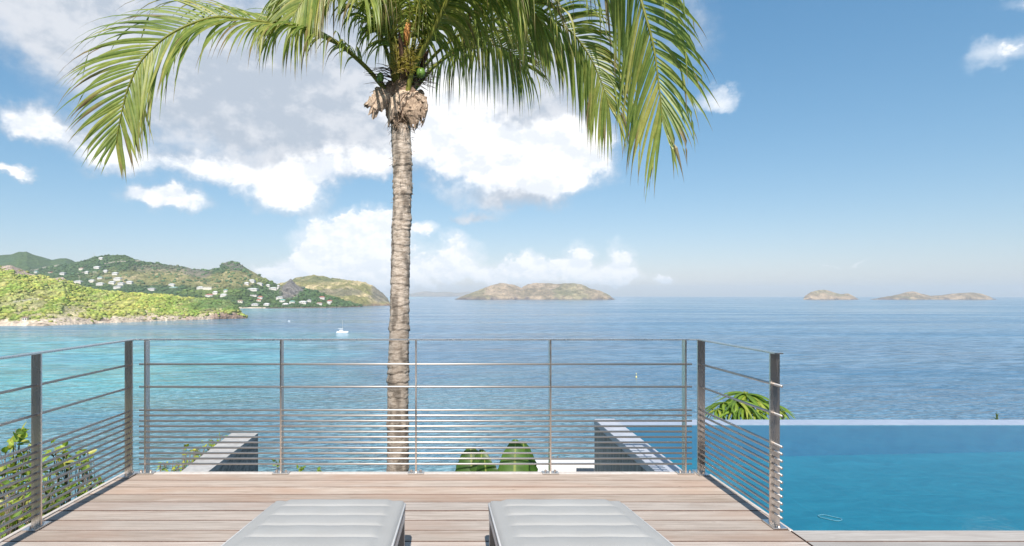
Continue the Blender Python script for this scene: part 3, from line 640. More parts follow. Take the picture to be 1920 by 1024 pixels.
i2, c2 = crag.scatter(4000, 3.1, lambda a, b, c: veg(a, b, c) & off_house(a, b), lambda c: c)
tag(blobs('hillside_trees', np.concatenate([it, i2]), np.concatenate([cc, c2])), 'dark green trees over the hills behind the bay', 'trees', kind='stuff')

for hs in HS: house(*hs)
pm = mid.hit(176, 484); t = thing('radio_mast', pm, 'thin dark mast on the skyline of the hill', 'mast')
b = MB(); b.tube([pm - Vector((0, 0, 3)), pm + Vector((0, 0, 26))], .6, 6); b.build('pole', M['frame_grey'], t)
b = MB(); [b.box(pm.x-2, pm.x+2, pm.y-.3, pm.y+.3, pm.z+z, pm.z+z+.6) for z in (14, 19, 24)]; b.build('crossbar', M['frame_grey'], t)

# ------------------------------------------------------------------ own hillside under the terrace
def hillside():
    nx, ny = 150, 130; xs = np.linspace(-150, 150, nx); ys = np.linspace(-80, 110, ny)
    X, Y = np.meshgrid(xs, ys, indexing='ij')
    z = -2.4 - .55*np.maximum(0, Y-1) - .5*np.maximum(0, -X-5) - .42*np.maximum(0, X-14)
    z = z + fbm(X/9, Y/9, 5, .55)*np.clip((Y+np.abs(X)*.3-3)/8, .1, 1)*1.3
    z = np.maximum(z, SEA-3)
    back = np.clip(-Y/80, 0, 1); z = np.where(Y < -8, z + (-8-Y)*.25, z)
    idx = np.arange(nx*ny).reshape(nx, ny); Fc = np.stack([idx[:-1, :-1], idx[1:, :-1], idx[1:, 1:], idx[:-1, 1:]], -1).reshape(-1, 4)
    tag(mesh('hillside_ground', np.stack([X, Y, z], -1).reshape(-1, 3), Fc, M['ground'], smooth=True), kind='structure')
hillside()

# ------------------------------------------------------------------ terrace: slab, planks, trims
XL, XR, YF, YP = -2.475, 1.975, 4.066, 3.0895
PITCH = .1395
deck = MB(); deck.box(XL, XR, YP, YF, -.34, -.032); deck.box(XL, 11.0, -4.5, YP-.002, -.34, -.032)
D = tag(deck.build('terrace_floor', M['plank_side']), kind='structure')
def plank_mesh(L, name):
    b = MB(); w = PITCH/2 - .0032; b.box(-L/2, L/2, -w, w, -.028, 0, .0022); o = b
    me = bpy.data.meshes.new(name); me.from_pydata([tuple(v) for v in o.V], [], o.F)
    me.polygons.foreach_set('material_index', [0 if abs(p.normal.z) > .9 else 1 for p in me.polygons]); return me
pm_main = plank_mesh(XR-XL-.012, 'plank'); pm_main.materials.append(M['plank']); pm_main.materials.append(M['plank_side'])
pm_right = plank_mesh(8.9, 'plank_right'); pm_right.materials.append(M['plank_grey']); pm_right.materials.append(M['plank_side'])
for k in range(24):
    yc = YF - PITCH*(k+.5)
    o = bpy.data.objects.new('plank', pm_main); COL.objects.link(o); o.parent = D
    o.location = ((XL+XR)/2 + random.uniform(-.001, .001), yc, random.uniform(-.0012, .0012)); o.rotation_euler = (random.uniform(-.004, .004), 0, random.uniform(-.0006, .0006))
    if k >= 7:
        o = bpy.data.objects.new('plank', pm_right); COL.objects.link(o); o.parent = D
        o.location = (XR + .003 + 4.45, yc, random.uniform(-.001, .001)); o.rotation_euler = (random.uniform(-.003, .003), 0, 0)
b = MB(); b.box(XL-.03, XR+.004, YF+.002, YF+.056, -.30, -.001, .003); b.build('edge_trim', M['fascia'], D)
b = MB(); b.box(XL-.03, XL-.004, -4.5, YF, -.30, .0005, .003); b.build('edge_trim', M['fascia'], D)
b = MB(); b.box(XR+.001, XR+.022, YP+.004, YF, -.16, -.002, .003); b.build('edge_trim', M['fascia'], D)
b = MB(); b.box(-8, 11, -5.5, YF-PITCH*24-.004, -.031, 0.0); b.build('paving', M['concrete'], D)
# villa facade behind the camera (what the polished posts mirror)
t = thing('holiday_villa', (0, -2.4, 0), 'low timber and glass villa facade behind the wooden terrace', 'villa')
b = MB(); b.box(-8, -4.2, -2.6, -2.4, 0, 2.7); b.box(4.2, 8, -2.6, -2.4, 0, 2.7); b.box(-4.2, 4.2, -2.6, -2.4, 2.5, 2.7); b.build('wall', M['timber'], t)
for k in range(4):
    b = MB(); b.box(-4.2+2.1*k+.04, -2.1+2.1*k-.04, -2.52, -2.48, .05, 2.46); b.build('glass_door', M['dark_glass'], t)
b = MB(); b.box(-8.5, 8.5, -7, -1.35, 2.704, 2.86); b.build('roof', M['timber'], t)

# ------------------------------------------------------------------ balustrade
PB = P(780, 885, 4.11)
R = thing('steel_balustrade', (-.25, 4.08, 0), 'stainless steel railing with thin horizontal bars round the wooden deck', 'railing')
ZT = 1.022; ZB = [.834, .661] + [.4825-.0412*i for i in range(11)]
FY, LX, RX = 4.075, -2.42, 1.925
def base(parent, x, y, alongx):
    lx, ly = (.062, .030) if alongx else (.040, .062)
    b = MB(); b.box(x-lx, x+lx, y-ly, y+ly, .001, .010, .0015); pl = b.build('base_plate', M['steel'], parent)
    for s in (-1, 1):
        c = Vector((x + (s*.036 if alongx else -.0), y + (0 if alongx else s*.042), .010))
        b = MB(); b.tube([c, c+Vector((0, 0, .004)), c+Vector((0, 0, .0045)), c+Vector((0, 0, .016))], [.013, .013, .009, .0085], 8); b.build('bolt', M['polished'], parent)
fx = [P(x, 885, FY).x for x in (273, 527, 780, 1032, 1285)]
for x in fx:
    b = MB(); b.box(x-.006, x+.006, FY-.010, FY+.048, .010, ZT-.0055, .001); po = b.build('post', M['polished'], R); base(po, x, FY+.004, True)
for X0, ys, o in ((LX, (4.03, 3.13, 2.23, 1.33), -1), (RX, (4.075, 3.155), 1)):
    for y in ys:
        b = MB(); b.box(X0-.028, X0+.028, y-.006, y+.006, .010, ZT-.0055, .001); po = b.build('post', M['polished'], R); base(po, X0, y, False)
b = MB(); b.box(LX-.025, RX+.025, FY-.012, FY+.040, ZT-.005, ZT+.004, .0015); b.build('top_rail', M['steel'], R)
b = MB(); b.box(LX-.025, LX+.028, 1.2, FY-.0125, ZT-.005, ZT+.004, .0015); b.build('top_rail', M['steel'], R)
b = MB(); b.box(RX-.028, RX+.025, 3.11, FY-.0125, ZT-.005, ZT+.004, .0015); b.build('top_rail', M['steel'], R)
for z in ZB:
    for (a, c) in (((fx[0]-.052, FY+.008, z), (fx[-1]+.052, FY+.008, z)), ((LX, 1.2, z), (LX, 4.075, z)), ((RX, 3.085, z), (RX, 4.12, z))):
        b = MB(); b.tube([a, c], .0078, 12); b.build('bar', M['bar'], R, smooth=True)

# ------------------------------------------------------------------ sun loungers
def lounger(xl, xr, label, seed):
    rs = random.Random(seed)
    y1, W = 2.69, xr-xl; L = 1.30; z1 = .33; sl = .12
    t = thing('sun_lounger', ((xl+xr)/2, y1-.9, 0), label, 'sun lounger', 'pair of grey sun loungers at the bottom of the picture')
    nx, ny = 44, 150
    def zt(u, v, x, y, seat=True):     # quilting: channels across, flat margins, soft edge
        d = v*L - .012; ph = (d % .148)/.148 if d > 0 else 0
        ins = min(max((min(u, 1-u)*W-.062)/.03, 0), 1); ins = ins*ins*(3-2*ins)
        k = max(1.0-abs(math.sin(math.pi*(v*L-.125)/.148))*4.5, 0)**1.1 if v*L > .06 else 0
        puff = abs(math.sin(math.pi*(v*L-.125)/.148))**.45*.009 if v*L > .02 else 0.004
        edge = min(min(u, 1-u)*W, v*L); e = -.02*max(0, 1-edge/.022)**2
        m = -.004*math.exp(-((min(u, 1-u)*W-.055)/.006)**2)
        return ins*(puff - .006*k) + e + m + .0006*math.sin(31*x+5*y+seed) + .001*mnoise.noise(Vector((x*7, y*7, seed)))
    V = []; Fc = []
    cr = .03
    for j in range(ny+1):
        for i in range(nx+1):
            u, v = i/nx, j/ny; x = xl+W*u; dy = v*L
            if dy < cr: q = math.sqrt(max(cr*cr-(cr-dy)**2, 0)); x = max(min(x, xr-(cr-q)), xl+(cr-q))
            y = y1-dy; V.append((x, y, z1+sl*dy+zt(u, v, x, y)))
    n1 = len(V)
    for j in range(ny+1):
        for i in range(nx+1): x, y, z = V[j*(nx+1)+i]; V.append((x, y, z1+sl*(y1-y)-.042))
    g = lambda i, j: j*(nx+1)+i
    for j in range(ny):
        for i in range(nx): Fc.append((g(i, j), g(i, j+1), g(i+1, j+1), g(i+1, j))); Fc.append((n1+g(i, j), n1+g(i+1, j), n1+g(i+1, j+1), n1+g(i, j+1)))
    for j in range(ny): Fc.append((g(0, j), n1+g(0, j), n1+g(0, j+1), g(0, j+1))); Fc.append((g(nx, j), g(nx, j+1), n1+g(nx, j+1), n1+g(nx, j)))
    for i in range(nx): Fc.append((g(i, 0), g(i+1, 0), n1+g(i+1, 0), n1+g(i, 0))); Fc.append((g(i, ny), n1+g(i, ny), n1+g(i+1, ny), g(i+1, ny)))
    mt = mesh('mattress', V, Fc, M['fabric'], t, smooth=True)
    loop = [(xl+.002, y1-L, z1+sl*L-.012), (xl+.002, y1-cr, z1+sl*cr-.016), (xl+cr*.3, y1-cr*.3, z1-.016), (xl+cr, y1-.002, z1-.018), (xr-cr, y1-.002, z1-.018), (xr-cr*.3, y1-cr*.3, z1-.016), (xr-.002, y1-cr, z1+sl*cr-.016), (xr-.002, y1-L, z1+sl*L-.012)]
    b = MB(); b.tube(loop, .0045, 8); b.build('piping', M['piping'], mt, smooth=True)
    f = MB(); zb = -.048
    def bar(x0, x1, ya, yb, tk, hh):   # sloping rail
        za, zb_ = z1+sl*(y1-ya)+zb, z1+sl*(y1-yb)+zb
        f.add([(x0, ya, za-hh), (x1, ya, za-hh), (x1, ya, za), (x0, ya, za), (x0, yb, zb_-hh), (x1, yb, zb_-hh), (x1, yb, zb_), (x0, yb, zb_)],
              [(0, 3, 2, 1), (4, 5, 6, 7), (0, 1, 5, 4), (1, 2, 6, 5), (2, 3, 7, 6), (3, 0, 4, 7)])
    bar(xl+.004, xl+.034, y1-.004, y1-L, .03, .045); bar(xr-.034, xr-.004, y1-.004, y1-L, .03, .045); bar(xl+.036, xr-.036, y1-.004, y1-.034, 0, .045); bar(xl+.036, xr-.036, y1-L+.03, y1-L, 0, .045)
    f.build('frame', M['frame_white'], t)
    for k in range(9):
        f = MB(); ya = y1-.12-.135*k; bar(xl+.036, xr-.036, ya, ya-.05, 0, .012); f.build('slat', M['frame_white'], t)
    for x in (xl+.006, xr-.041):
        for y in (y1-.006, y1-L+.045):
            b = MB(); b.box(x, x+.035, y-.045, y, .001, z1+sl*(y1-y)-.096, .002); b.build('leg', M['frame_grey'], t)
    b = MB(); yb = y1-L; zz = z1+sl*L
    b.add([(xl, yb-.012, zz-.03), (xr, yb-.012, zz-.03), (xr, yb-.56, zz+.17), (xl, yb-.56, zz+.17), (xl, yb-.02, zz+.02), (xr, yb-.02, zz+.02), (xr, yb-.58, zz+.22), (xl, yb-.58, zz+.22)],
          [(0, 3, 2, 1), (4, 5, 6, 7), (0, 1, 5, 4), (1, 2, 6, 5), (2, 3, 7, 6), (3, 0, 4, 7)]); b.build('backrest', M['fabric'], t)
lounger(-.879, -.217, 'light grey quilted sun lounger on the deck, left of the two', 3)
lounger(.196, .869, 'light grey quilted sun lounger on the deck, nearer the pool', 9)

# ------------------------------------------------------------------ infinity pool
ZW = -.14; PYF = 6.17; PXL = 1.998
Pl = thing('infinity_pool', (5, 4.6, -.6), 'turquoise infinity pool beside the deck with a pale overflow edge', 'pool')
mesh('water_surface', [(PXL+.03, YP+.0, ZW), (11, YP+.0, ZW), (11, PYF+.03, ZW), (PXL+.03, PYF+.03, ZW)], [(0, 1, 2, 3)], M['pool_water'], Pl)
Pl.children[0].data.vertices.foreach_get
V = []; nx, ny = 30, 12
for j in range(ny+1):
    for i in range(nx+1):
        x = PXL+(11-PXL)*i/nx; y = YP+(PYF-YP)*j/ny; V.append((x, y, ZW-.40+.020*(x-PXL)))
mesh('pool_floor', V, [(j*(nx+1)+i, j*(nx+1)+i+1, (j+1)*(nx+1)+i+1, (j+1)*(nx+1)+i) for j in range(ny) for i in range(nx)], M['pool_stone'], Pl)
b = MB(); b.box(PXL, 11, PYF+.003, PYF+.26, -1.5, ZW+.002); b.build('overflow_edge', M['wet_ledge'], Pl)
b = MB(); b.add([(PXL, PYF, ZW-.62), (11, PYF, ZW-.62), (11, PYF, ZW-.010), (PXL, PYF, ZW-.010)], [(0, 1, 2, 3)]); b.build('pool_wall', M['pool_side'], Pl)
b = MB(); b.box(PXL, 11, YP-.05, YP-.001, -1.0, -.345); b.build('pool_wall', M['pool_stone'], Pl)
b = MB(); b.box(1.748, PXL-.002, 2.9, PYF+.262, -.20, ZW+.012, .004); b.build('coping', M['coping'], Pl)
b = MB(); b.box(1.752, PXL-.004, 2.9, PYF+.258, -3.6, -.204); b.build('outer_wall', M['dark_wall'], Pl)
V, Fc = [], []; c = P(1550, 968, 3.62); nn = 40; pts = []
for k in range(nn+1):
    a = 2*math.pi*k/nn; pts.append((c.x+.054*math.cos(a)+.008*math.cos(3*a), c.y-.03+.045*math.sin(a)-.02*math.cos(a), ZW+.003))
b = MB(); b.tube(pts, .0042, 6, cap=False); tag(b.build('floating_ring', M['rubber_blue'], None, smooth=True), 'thin pale blue loop floating in the pool near the deck', 'ring')

# ------------------------------------------------------------------ lower walls seen through the railing
def wallpoly(name, label, top, z0, mt, ms, cat):
    n = len(top); t = thing(name, (sum(p[0] for p in top)/n, sum(p[1] for p in top)/n, z0), label, cat)
    V = [(p[0], p[1], p[2]-.06) for p in top] + [(p[0], p[1], z0) for p in top]
    mesh('wall', V, [tuple(range(n))] + [(i, n+i, n+(i+1) % n, (i+1) % n) for i in range(n)], ms, t)
    V = [(p[0], p[1], p[2]) for p in top] + [(p[0], p[1], p[2]-.058) for p in top]
    mesh('coping', V, [tuple(range(n))] + [(i, n+i, n+(i+1) % n, (i+1) % n) for i in range(n)], mt, t); return t
def atz(px, py, z): Y = (CAMZ-z)/(py-HY)*F; q = P(px, py, Y); return (q.x, q.y, q.z)
z = -.54
A, B_ = atz(434, 812, z), atz(484, 812, z); Cn, Dn = atz(320, 899, z), atz(371, 899, z)
wallpoly('retaining_wall', 'grey concrete wall with pale top running away left of the palm', [Cn, Dn, B_, A], -6.5, M['concrete'], M['board_wall'], 'wall')
t = thing('white_parapet', (1.6, 7.6, -3), 'low white parapet below the deck between big leaves and pool', 'parapet')
q0, q1 = atz(985, 873, -1.0), atz(1180, 873, -1.0)
b = MB(); b.box(q0[0], 2.9, 7.40, 7.66, -1.22, -1.0, .004); b.build('cap', M['white_wall'], t)
b = MB(); b.box(q0[0]+.003, 2.9, 7.43, 7.63, -6.2, -1.222); b.build('wall', M['concrete'], t)
b = MB(); b.box(q0[0]-.1, q0[0]+.22, 6.5, 7.396, -1.32, -1.02, .004); b.build('return_wall', M['white_wall'], t)

# ------------------------------------------------------------------ coconut palm
TY = 6.6
PT = thing('coconut_palm', (P(746, 880, TY).x, TY, -5.4), 'tall coconut palm with ringed trunk and drooping fronds behind the railing', 'palm')
def trunk():
    ctrl = [P(744, 1560, TY), P(746, 880, TY), P(746, 760, TY), P(747, 690, TY), P(749, 600, TY), P(750, 540, TY), P(752, 440, TY), P(754, 380, TY), P(755, 320, TY), P(752, 260, TY), P(751, 215, TY)]
    pts, L = catmull(ctrl, 760); n = 40; V = []; C = []
    rs = random.Random(4); ring_z = []; z = 0
    while z < L: ring_z.append(z); z += rs.uniform(.052, .115)
    ring_z.append(L+1); tilt = [(rs.uniform(-.035, .035), rs.uniform(0, 6.28), rs.choice((.004, .008, .012, .022))) for _ in ring_z]
    for i, p in enumerate(pts):
        s = L*i/(len(pts)-1); zz = p.z
        w = np.interp(zz, [-5.4, -.8, .2, 1.5, 2.6, 3.4, 3.6], [.17, .134, .127, .114, .112, .120, .120])
        for k in range(n):
            a = 2*math.pi*k/n
            sv = s + .012*mnoise.noise(Vector((math.cos(a)*2.2, math.sin(a)*2.2, s*1.7)))*2
            j = 0
            lo, hi = 0, len(ring_z)-1
            while hi-lo > 1:
                m_ = (lo+hi)//2
                rz = ring_z[m_] + tilt[m_][0]*math.sin(a+tilt[m_][1])
                if rz <= sv: lo = m_
                else: hi = m_
            a0 = ring_z[lo]+tilt[lo][0]*math.sin(a+tilt[lo][1]); a1 = ring_z[lo+1]+tilt[lo+1][0]*math.sin(a+tilt[lo+1][1])
            f = min(max((sv-a0)/max(a1-a0, .02), 0), 1)
            nz = mnoise.noise(Vector((math.cos(a)*3, math.sin(a)*3, s*6)))
            lip = tilt[lo][2]*(.6+.7*nz)
            dr = lip*(1-f)**.7 - .004*(f > .9) + .006*mnoise.noise(Vector((math.cos(a)*5, math.sin(a)*5, s*14)))
            if f < .06: dr -= .004
            r = w+dr; V.append((p.x+r*math.cos(a), p.y+r*math.sin(a), p.z))
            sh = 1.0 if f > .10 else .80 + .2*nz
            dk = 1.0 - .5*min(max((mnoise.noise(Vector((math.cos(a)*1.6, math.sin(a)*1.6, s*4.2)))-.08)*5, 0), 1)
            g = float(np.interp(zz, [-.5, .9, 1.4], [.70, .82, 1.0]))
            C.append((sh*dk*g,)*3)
    idx = np.arange(len(pts)*n).reshape(len(pts), n); nxt = np.roll(idx, -1, 1)
    Fc = np.stack([idx[:-1], nxt[:-1], nxt[1:], idx[1:]], -1).reshape(-1, 4)
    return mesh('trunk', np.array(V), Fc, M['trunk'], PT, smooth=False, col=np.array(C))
TR = trunk()
UPV = Vector((0, 0, 1))
def leafcol(rs, young=.5):
    a = Vector((.095, .165, .03)); b_ = Vector((.24, .29, .06)); c = Vector((.42, .38, .11))
    r = rs.random(); return a.lerp(b_, r/.7) if r < .7 else b_.lerp(c, (r-.7)/.3*.9)
def frond(ctrl, seed, individual=False, Lmax=.92, droop=1.6, twist=(0, 60), pet=.16, npair=74, w0=.034, sweep=(.55, 1.1), tone=1.0, thick=.034, tipk=0.0, outer=1.0):
    rs = random.Random(seed); pts, L = catmull([P(*c) for c in ctrl], 90)
    fb = MB(); rr = [thick*(1-i/89)**.8 + .0045 for i in range(90)]
    cols = []
    fb.tube(pts, rr, 7, c=(.26*tone, .27*tone, .055*tone), flat=.72)
    fo = fb.build('frond', M['leaf'], PT, smooth=True, col=True)
    joined = MB()
    Bs = []; B = (pts[1]-pts[0]).normalized().cross(UPV)
    if B.length < .05: B = Vector((0, -1, 0))
    t0_ = (pts[2]-pts[0]).normalized(); end_ = (pts[-1]-pts[0]); B = Vector((end_.x, end_.y, 0)).normalized().cross(UPV) if Vector((end_.x, end_.y, 0)).length > .2 else B.normalized()
    for i in range(90):
        tg = (pts[min(i+2, 89)]-pts[max(i-2, 0)]).normalized(); B = (B - tg*B.dot(tg)).normalized(); Bs.append(B.copy())
    for s_ in (-1, 1):
        for k in range(npair):
            u = (k + rs.uniform(-.3, .3))/npair; f = pet + (1-pet)*u; f = min(max(f, 0), .999)
            i = min(int(f*89), 88); p = pts[i].lerp(pts[i+1], f*89-i); tg = (pts[min(i+2, 89)]-pts[max(i-2, 0)]).normalized()
            B = (Bs[i] - tg*Bs[i].dot(tg)).normalized(); N = B.cross(tg).normalized(); tw = rad(twist[0]+(twist[1]-twist[0])*f**1.2)
            side = (B*math.cos(tw) + N*math.sin(tw))*s_
            ang = sweep[0]+(sweep[1]-sweep[0])*f + rs.uniform(-.10, .10) + .42*max(0, (f-.9)/.1)**1.3
            d = (side*math.cos(ang) + tg*math.sin(ang) + N*(.22*math.cos(tw)) + Vector((rs.uniform(-.06, .06),)*3)).normalized()
            ln = Lmax*(.40+.60*math.sin(math.pi*(u*.76+.10))**.8)*rs.uniform(.84, 1.08)*(1-tipk*max(0, (f-.72)/.28))*(outer if s_ > 0 else 1 + .18*(1-f))
            dr = droop*(1+(1.7 if individual else .4)*max(0, 1-f/.55))*rs.uniform(.6, 1.35)*(1.0 if rs.random() > .06 else 2.5); nseg = 9; q = p.copy(); secs = []
            col = leafcol(rs)*tone; brown = rs.uniform(.72, .97) if rs.random() > .12 else rs.uniform(.3, .7); wmax = w0*rs.uniform(.8, 1.15)
            kink = rs.randint(4, 7) if rs.random() < .10 else -1
            for j in range(nseg+1):
                x = j/nseg
                wd = wmax*min(1, .35+x*4)*(1-x**2.6)*.5 + .0012
                if x > .62: wd *= max(.16, 1-(x-.62)*2.0)
                ww = tg - d*tg.dot(d)
                if ww.length < .2: ww = side - d*side.dot(d)
                ww.normalize(); nn_ = d.cross(ww).normalized()
                secs.append((q.copy(), ww, nn_, wd, x))
                g_ = dr*(ln/nseg)*(.35+1.6*x)*(1+.9*x)
                d = (d + Vector((0, 0, -g_)) + Vector((rs.uniform(-.02, .02), rs.uniform(-.02, .02), 0))).normalized()
                if j == kink: d = (d*.4 + Vector((0, 0, -1))).normalized()
                q = q + d*(ln/nseg)
            V = []; C = []; Fc = []
            for (q, ww, nn_, wd, x) in secs:
                sg = .42
                V += [q - ww*wd, q + nn_*wd*sg, q + ww*wd]
                cb = col.lerp(Vector((.24, .15, .075)), min(max((x-brown)/.10, 0), 1)); cb = cb.lerp(Vector((.11, .07, .05)), .7*min(max((x-brown-.14)/.1, 0), 1))
                C += [tuple(cb*.95), tuple(cb.lerp(Vector((.34, .36, .10)), .35)), tuple(cb)]
            for j in range(nseg):
                for e in (0, 1): a = 3*j+e; Fc.append((a, a+1, a+4, a+3))
            if individual: mesh('leaflet', V, Fc, M['leaf'], fo, smooth=False, col=np.array(C))
            else:
                base_ = len(joined.V); joined.V += V; joined.F += [tuple(i_+base_ for i_ in f_) for f_ in Fc]; joined.C += C
    if not individual: tag(joined.build('leaflets', M['leaf'], fo, col=True), kind='stuff')
    return fo
frond([(745, 192, 6.55), (716, 161, 6.5), (691, 131, 6.4), (653, 96, 6.25), (628, 79, 6.15), (560, 51, 6.0), (503, 43, 5.85), (438, 34, 5.7), (400, 33, 5.6), (358, 45, 5.5), (319, 64, 5.42), (290, 87, 5.38), (261, 119, 5.33), (239, 168, 5.3), (229, 206, 5.3), (221, 245, 5.3), (218, 268, 5.3)],
      1, True, 1.05, .68, (8, 84), .15, 92, .031, (.45, .95), 1.0, .034, .42, 1.04)
frond([(762, 185, 6.42), (775, 130, 6.35), (814, 55, 6.2), (850, -20, 6.05), (910, -110, 5.8), (1000, -165, 5.55), (1090, -155, 5.35), (1150, -105, 5.2), (1188, -40, 5.15), (1212, 35, 5.1), (1226, 90, 5.1), (1234, 148, 5.1), (1240, 200, 5.1), (1241, 228, 5.1)],
      2, True, 1.30, .95, (0, 84), .17, 92, .036, (.35, .98), 1.05, .042, .05, .80)
frond([(775, 165, 6.75), (795, 126, 6.8), (842, 79, 6.95), (900, 45, 7.1), (960, 30, 7.2), (1020, 32, 7.25), (1070, 60, 7.3), (1105, 105, 7.3), (1130, 160, 7.3), (1142, 200, 7.3)], 3, False, 1.15, 1.5, (0, 70), .22, 88, .033, (.45, 1.0), .95, .028)
frond([(745, 180, 6.55), (735, 100, 6.46), (718, 20, 6.35), (690, -40, 6.24), (650, -62, 6.1), (610, -45, 5.97), (575, -10, 5.88), (550, 30, 5.83)], 4, False, 1.05, 1.9, (0, 60), .25, 80, .030, (.4, .95), 1.0)
frond([(750, 175, 6.53), (742, 80, 6.42), (730, 0, 6.29), (715, -62, 6.1), (700, -80, 5.92), (688, -60, 5.79), (680, -20, 5.68)], 5, False, .98, 2.2, (0, 30), .25, 74, .028, (.4, .9), 1.1, .04)
frond([(768, 175, 6.55), (800, 70, 6.46), (845, -15, 6.31), (890, -60, 6.15), (925, -60, 6.01), (950, -25, 5.92), (962, 20, 5.88)], 6, False, 1.0, 2.2, (0, 40), .25, 76, .028, (.4, .95), 1.1)
frond([(775, 170, 6.8), (822, 118, 7.1), (885, 85, 7.5), (945, 90, 8.0), (985, 125, 8.3)], 8, False, 1.1, 1.9, (0, 50), .22, 70, .034, (.4, 1.0), .85)
frond([(757, 170, 6.8), (752, 60, 7.1), (745, -60, 7.6), (735, -100, 8.3), (722, -60, 9.0), (712, 20, 9.4)], 9, False, .9, 1.8, (0, 20), .2, 60, .036, (.4, 1.0), .85)
frond([(762, 165, 6.8), (778, 60, 7.0), (800, -50, 7.4), (822, -95, 8.0), (838, -60, 8.7), (850, 10, 9.1)], 10, False, .9, 1.8, (0, 20), .2, 60, .036, (.4, 1.0), .85)
frond([(750, 160, 6.6), (735, 10, 6.6), (700, -190, 6.6), (640, -310, 6.6), (560, -350, 6.5), (480, -320, 6.5)], 11, False, .95, 1.2, (0, 20), .2, 60, .036, (.5, 1.0), .95)
frond([(765, 160, 6.6), (790, 0, 6.7), (840, -200, 6.9), (900, -320, 7.0), (990, -370, 7.1), (1080, -340, 7.2)], 12, False, .95, 1.2, (0, 20), .2, 60, .036, (.5, 1.0), .95)
frond([(745, 165, 6.6), (715, 70, 6.7), (670, 5, 6.9), (610, -30, 7.1), (555, -20, 7.2), (515, 15, 7.3)], 14, False, 1.05, 1.9, (0, 50), .2, 76, .030, (.45, 1.0), .95)
frond([(766, 170, 6.55), (786, 90, 6.51), (830, 20, 6.46), (880, -20, 6.42), (935, -28, 6.38), (985, 0, 6.33), (1015, 45, 6.31)], 15, False, 1.05, 2.0, (0, 50), .22, 76, .030, (.45, 1.0), 1.0)
# crown heart: sheaths of coir, petiole bases, spathes, flower strands, coconuts
hb = MB(); hb.tube([P(751, 236, TY), P(754, 215, TY), P(756, 190, TY), P(757, 160, TY), P(757, 120, TY), P(757, 80, TY)], [.125, .165, .175, .15, .11, .05], 18, c=(.75, .68, .6)); hb.build('crown_heart', M['fibre'], PT, smooth=True, col=True)
rs = random.Random(31)
def flap(pts, widths, tint, seed):                  # torn cloth-like sheath hanging from the crown
    pts, _ = catmull(pts, 14); V = []; Fc = []; C = []; r2 = random.Random(seed); m = 6
    for i, p in enumerate(pts):
        w = np.interp(i/13, np.linspace(0, 1, len(widths)), widths); tg = (pts[min(i+1, 13)]-pts[max(i-1, 0)]).normalized()
        sd_ = tg.cross(Vector((.15, 1, .1))).normalized()
        for k in range(m+1):
            x = (k/m-.5)*2; V.append(p + sd_*w*1.12*x*(1+.16*r2.uniform(-1, 1)) + Vector((0, .05*abs(x)**1.5 + .010*r2.uniform(-1, 1), (.006+.02*i/13)*r2.uniform(-1, 1))))
            c = r2.uniform(.8, 1.15); C.append((tint[0]*c, tint[1]*c, tint[2]*c))
    for i in range(13):
        for k in range(m):
            if i > 9 and r2.random() < .15: continue
            a = i*(m+1)+k; Fc.append((a, a+1, a+m+2, a+m+1))
    o = mesh('sheath', V, Fc, M['fibre'], PT, col=np.array(C)); return o
PALE, MIDB = (1.5, 1.55, 1.6), (.95, .95, .95)
flap([P(722, 168, 6.45), P(712, 180, 6.40), P(700, 190, 6.35), P(682, 197, 6.30)], [.13, .11, .07, .005], (1.1, 1.15, 1.2), 1)
flap([P(722, 172, 6.44), P(712, 192, 6.38), P(702, 208, 6.36), P(698, 224, 6.36)], [.10, .09, .05, .008], (1.15, 1.2, 1.25), 2)
flap([P(768, 172, 6.34), P(750, 176, 6.33), P(738, 196, 6.34), P(730, 222, 6.38), P(727, 236, 6.42)], [.03, .05, .065, .03, .006], PALE, 3)
flap([P(784, 172, 6.42), P(768, 176, 6.36), P(755, 190, 6.36), P(745, 210, 6.4)], [.02, .04, .04, .02], PALE, 4)
flap([P(780, 170, 6.5), P(786, 190, 6.42), P(790, 210, 6.42), P(788, 235, 6.46)], [.07, .09, .07, .01], MIDB, 5)
flap([P(760, 185, 6.4), P(772, 205, 6.36), P(775, 225, 6.38), P(778, 245, 6.42)], [.09, .11, .07, .01], MIDB, 6)
flap([P(740, 185, 6.42), P(735, 205, 6.38), P(738, 225, 6.42), P(742, 240, 6.46)], [.08, .09, .06, .03], (.7, .7, .7), 7)
flap([P(732, 176, 6.42), P(716, 186, 6.36), P(700, 200, 6.34), P(690, 214, 6.33)], [.05, .06, .05, .004], PALE, 10)
flap([P(775, 178, 6.42), P(790, 186, 6.40), P(797, 200, 6.42), P(793, 222, 6.44)], [.04, .045, .03, .004], (1.2, 1.25, 1.3), 11)
flap([P(735, 150, 6.5), P(732, 165, 6.44), P(728, 178, 6.42), P(720, 190, 6.42)], [.07, .08, .06, .02], (.8, .75, .75), 8)
flap([P(757, 150, 6.42), P(757, 170, 6.38), P(755, 190, 6.4), P(750, 215, 6.44)], [.10, .12, .13, .08], (.75, .7, .7), 9)
fb = MB()                                            # loose fibres
for k in range(70):
    p = P(rs.uniform(728, 785), rs.uniform(195, 240), rs.uniform(6.42, 6.5)); d = Vector((rs.uniform(-.12, .12), -.03, -rs.uniform(.02, .16)))
    fb.tube([p, p+d*.6+Vector((0, 0, .01)), p+d], [.003, .002, .0008], 3, c=(rs.uniform(.5, 1.5),)*3)
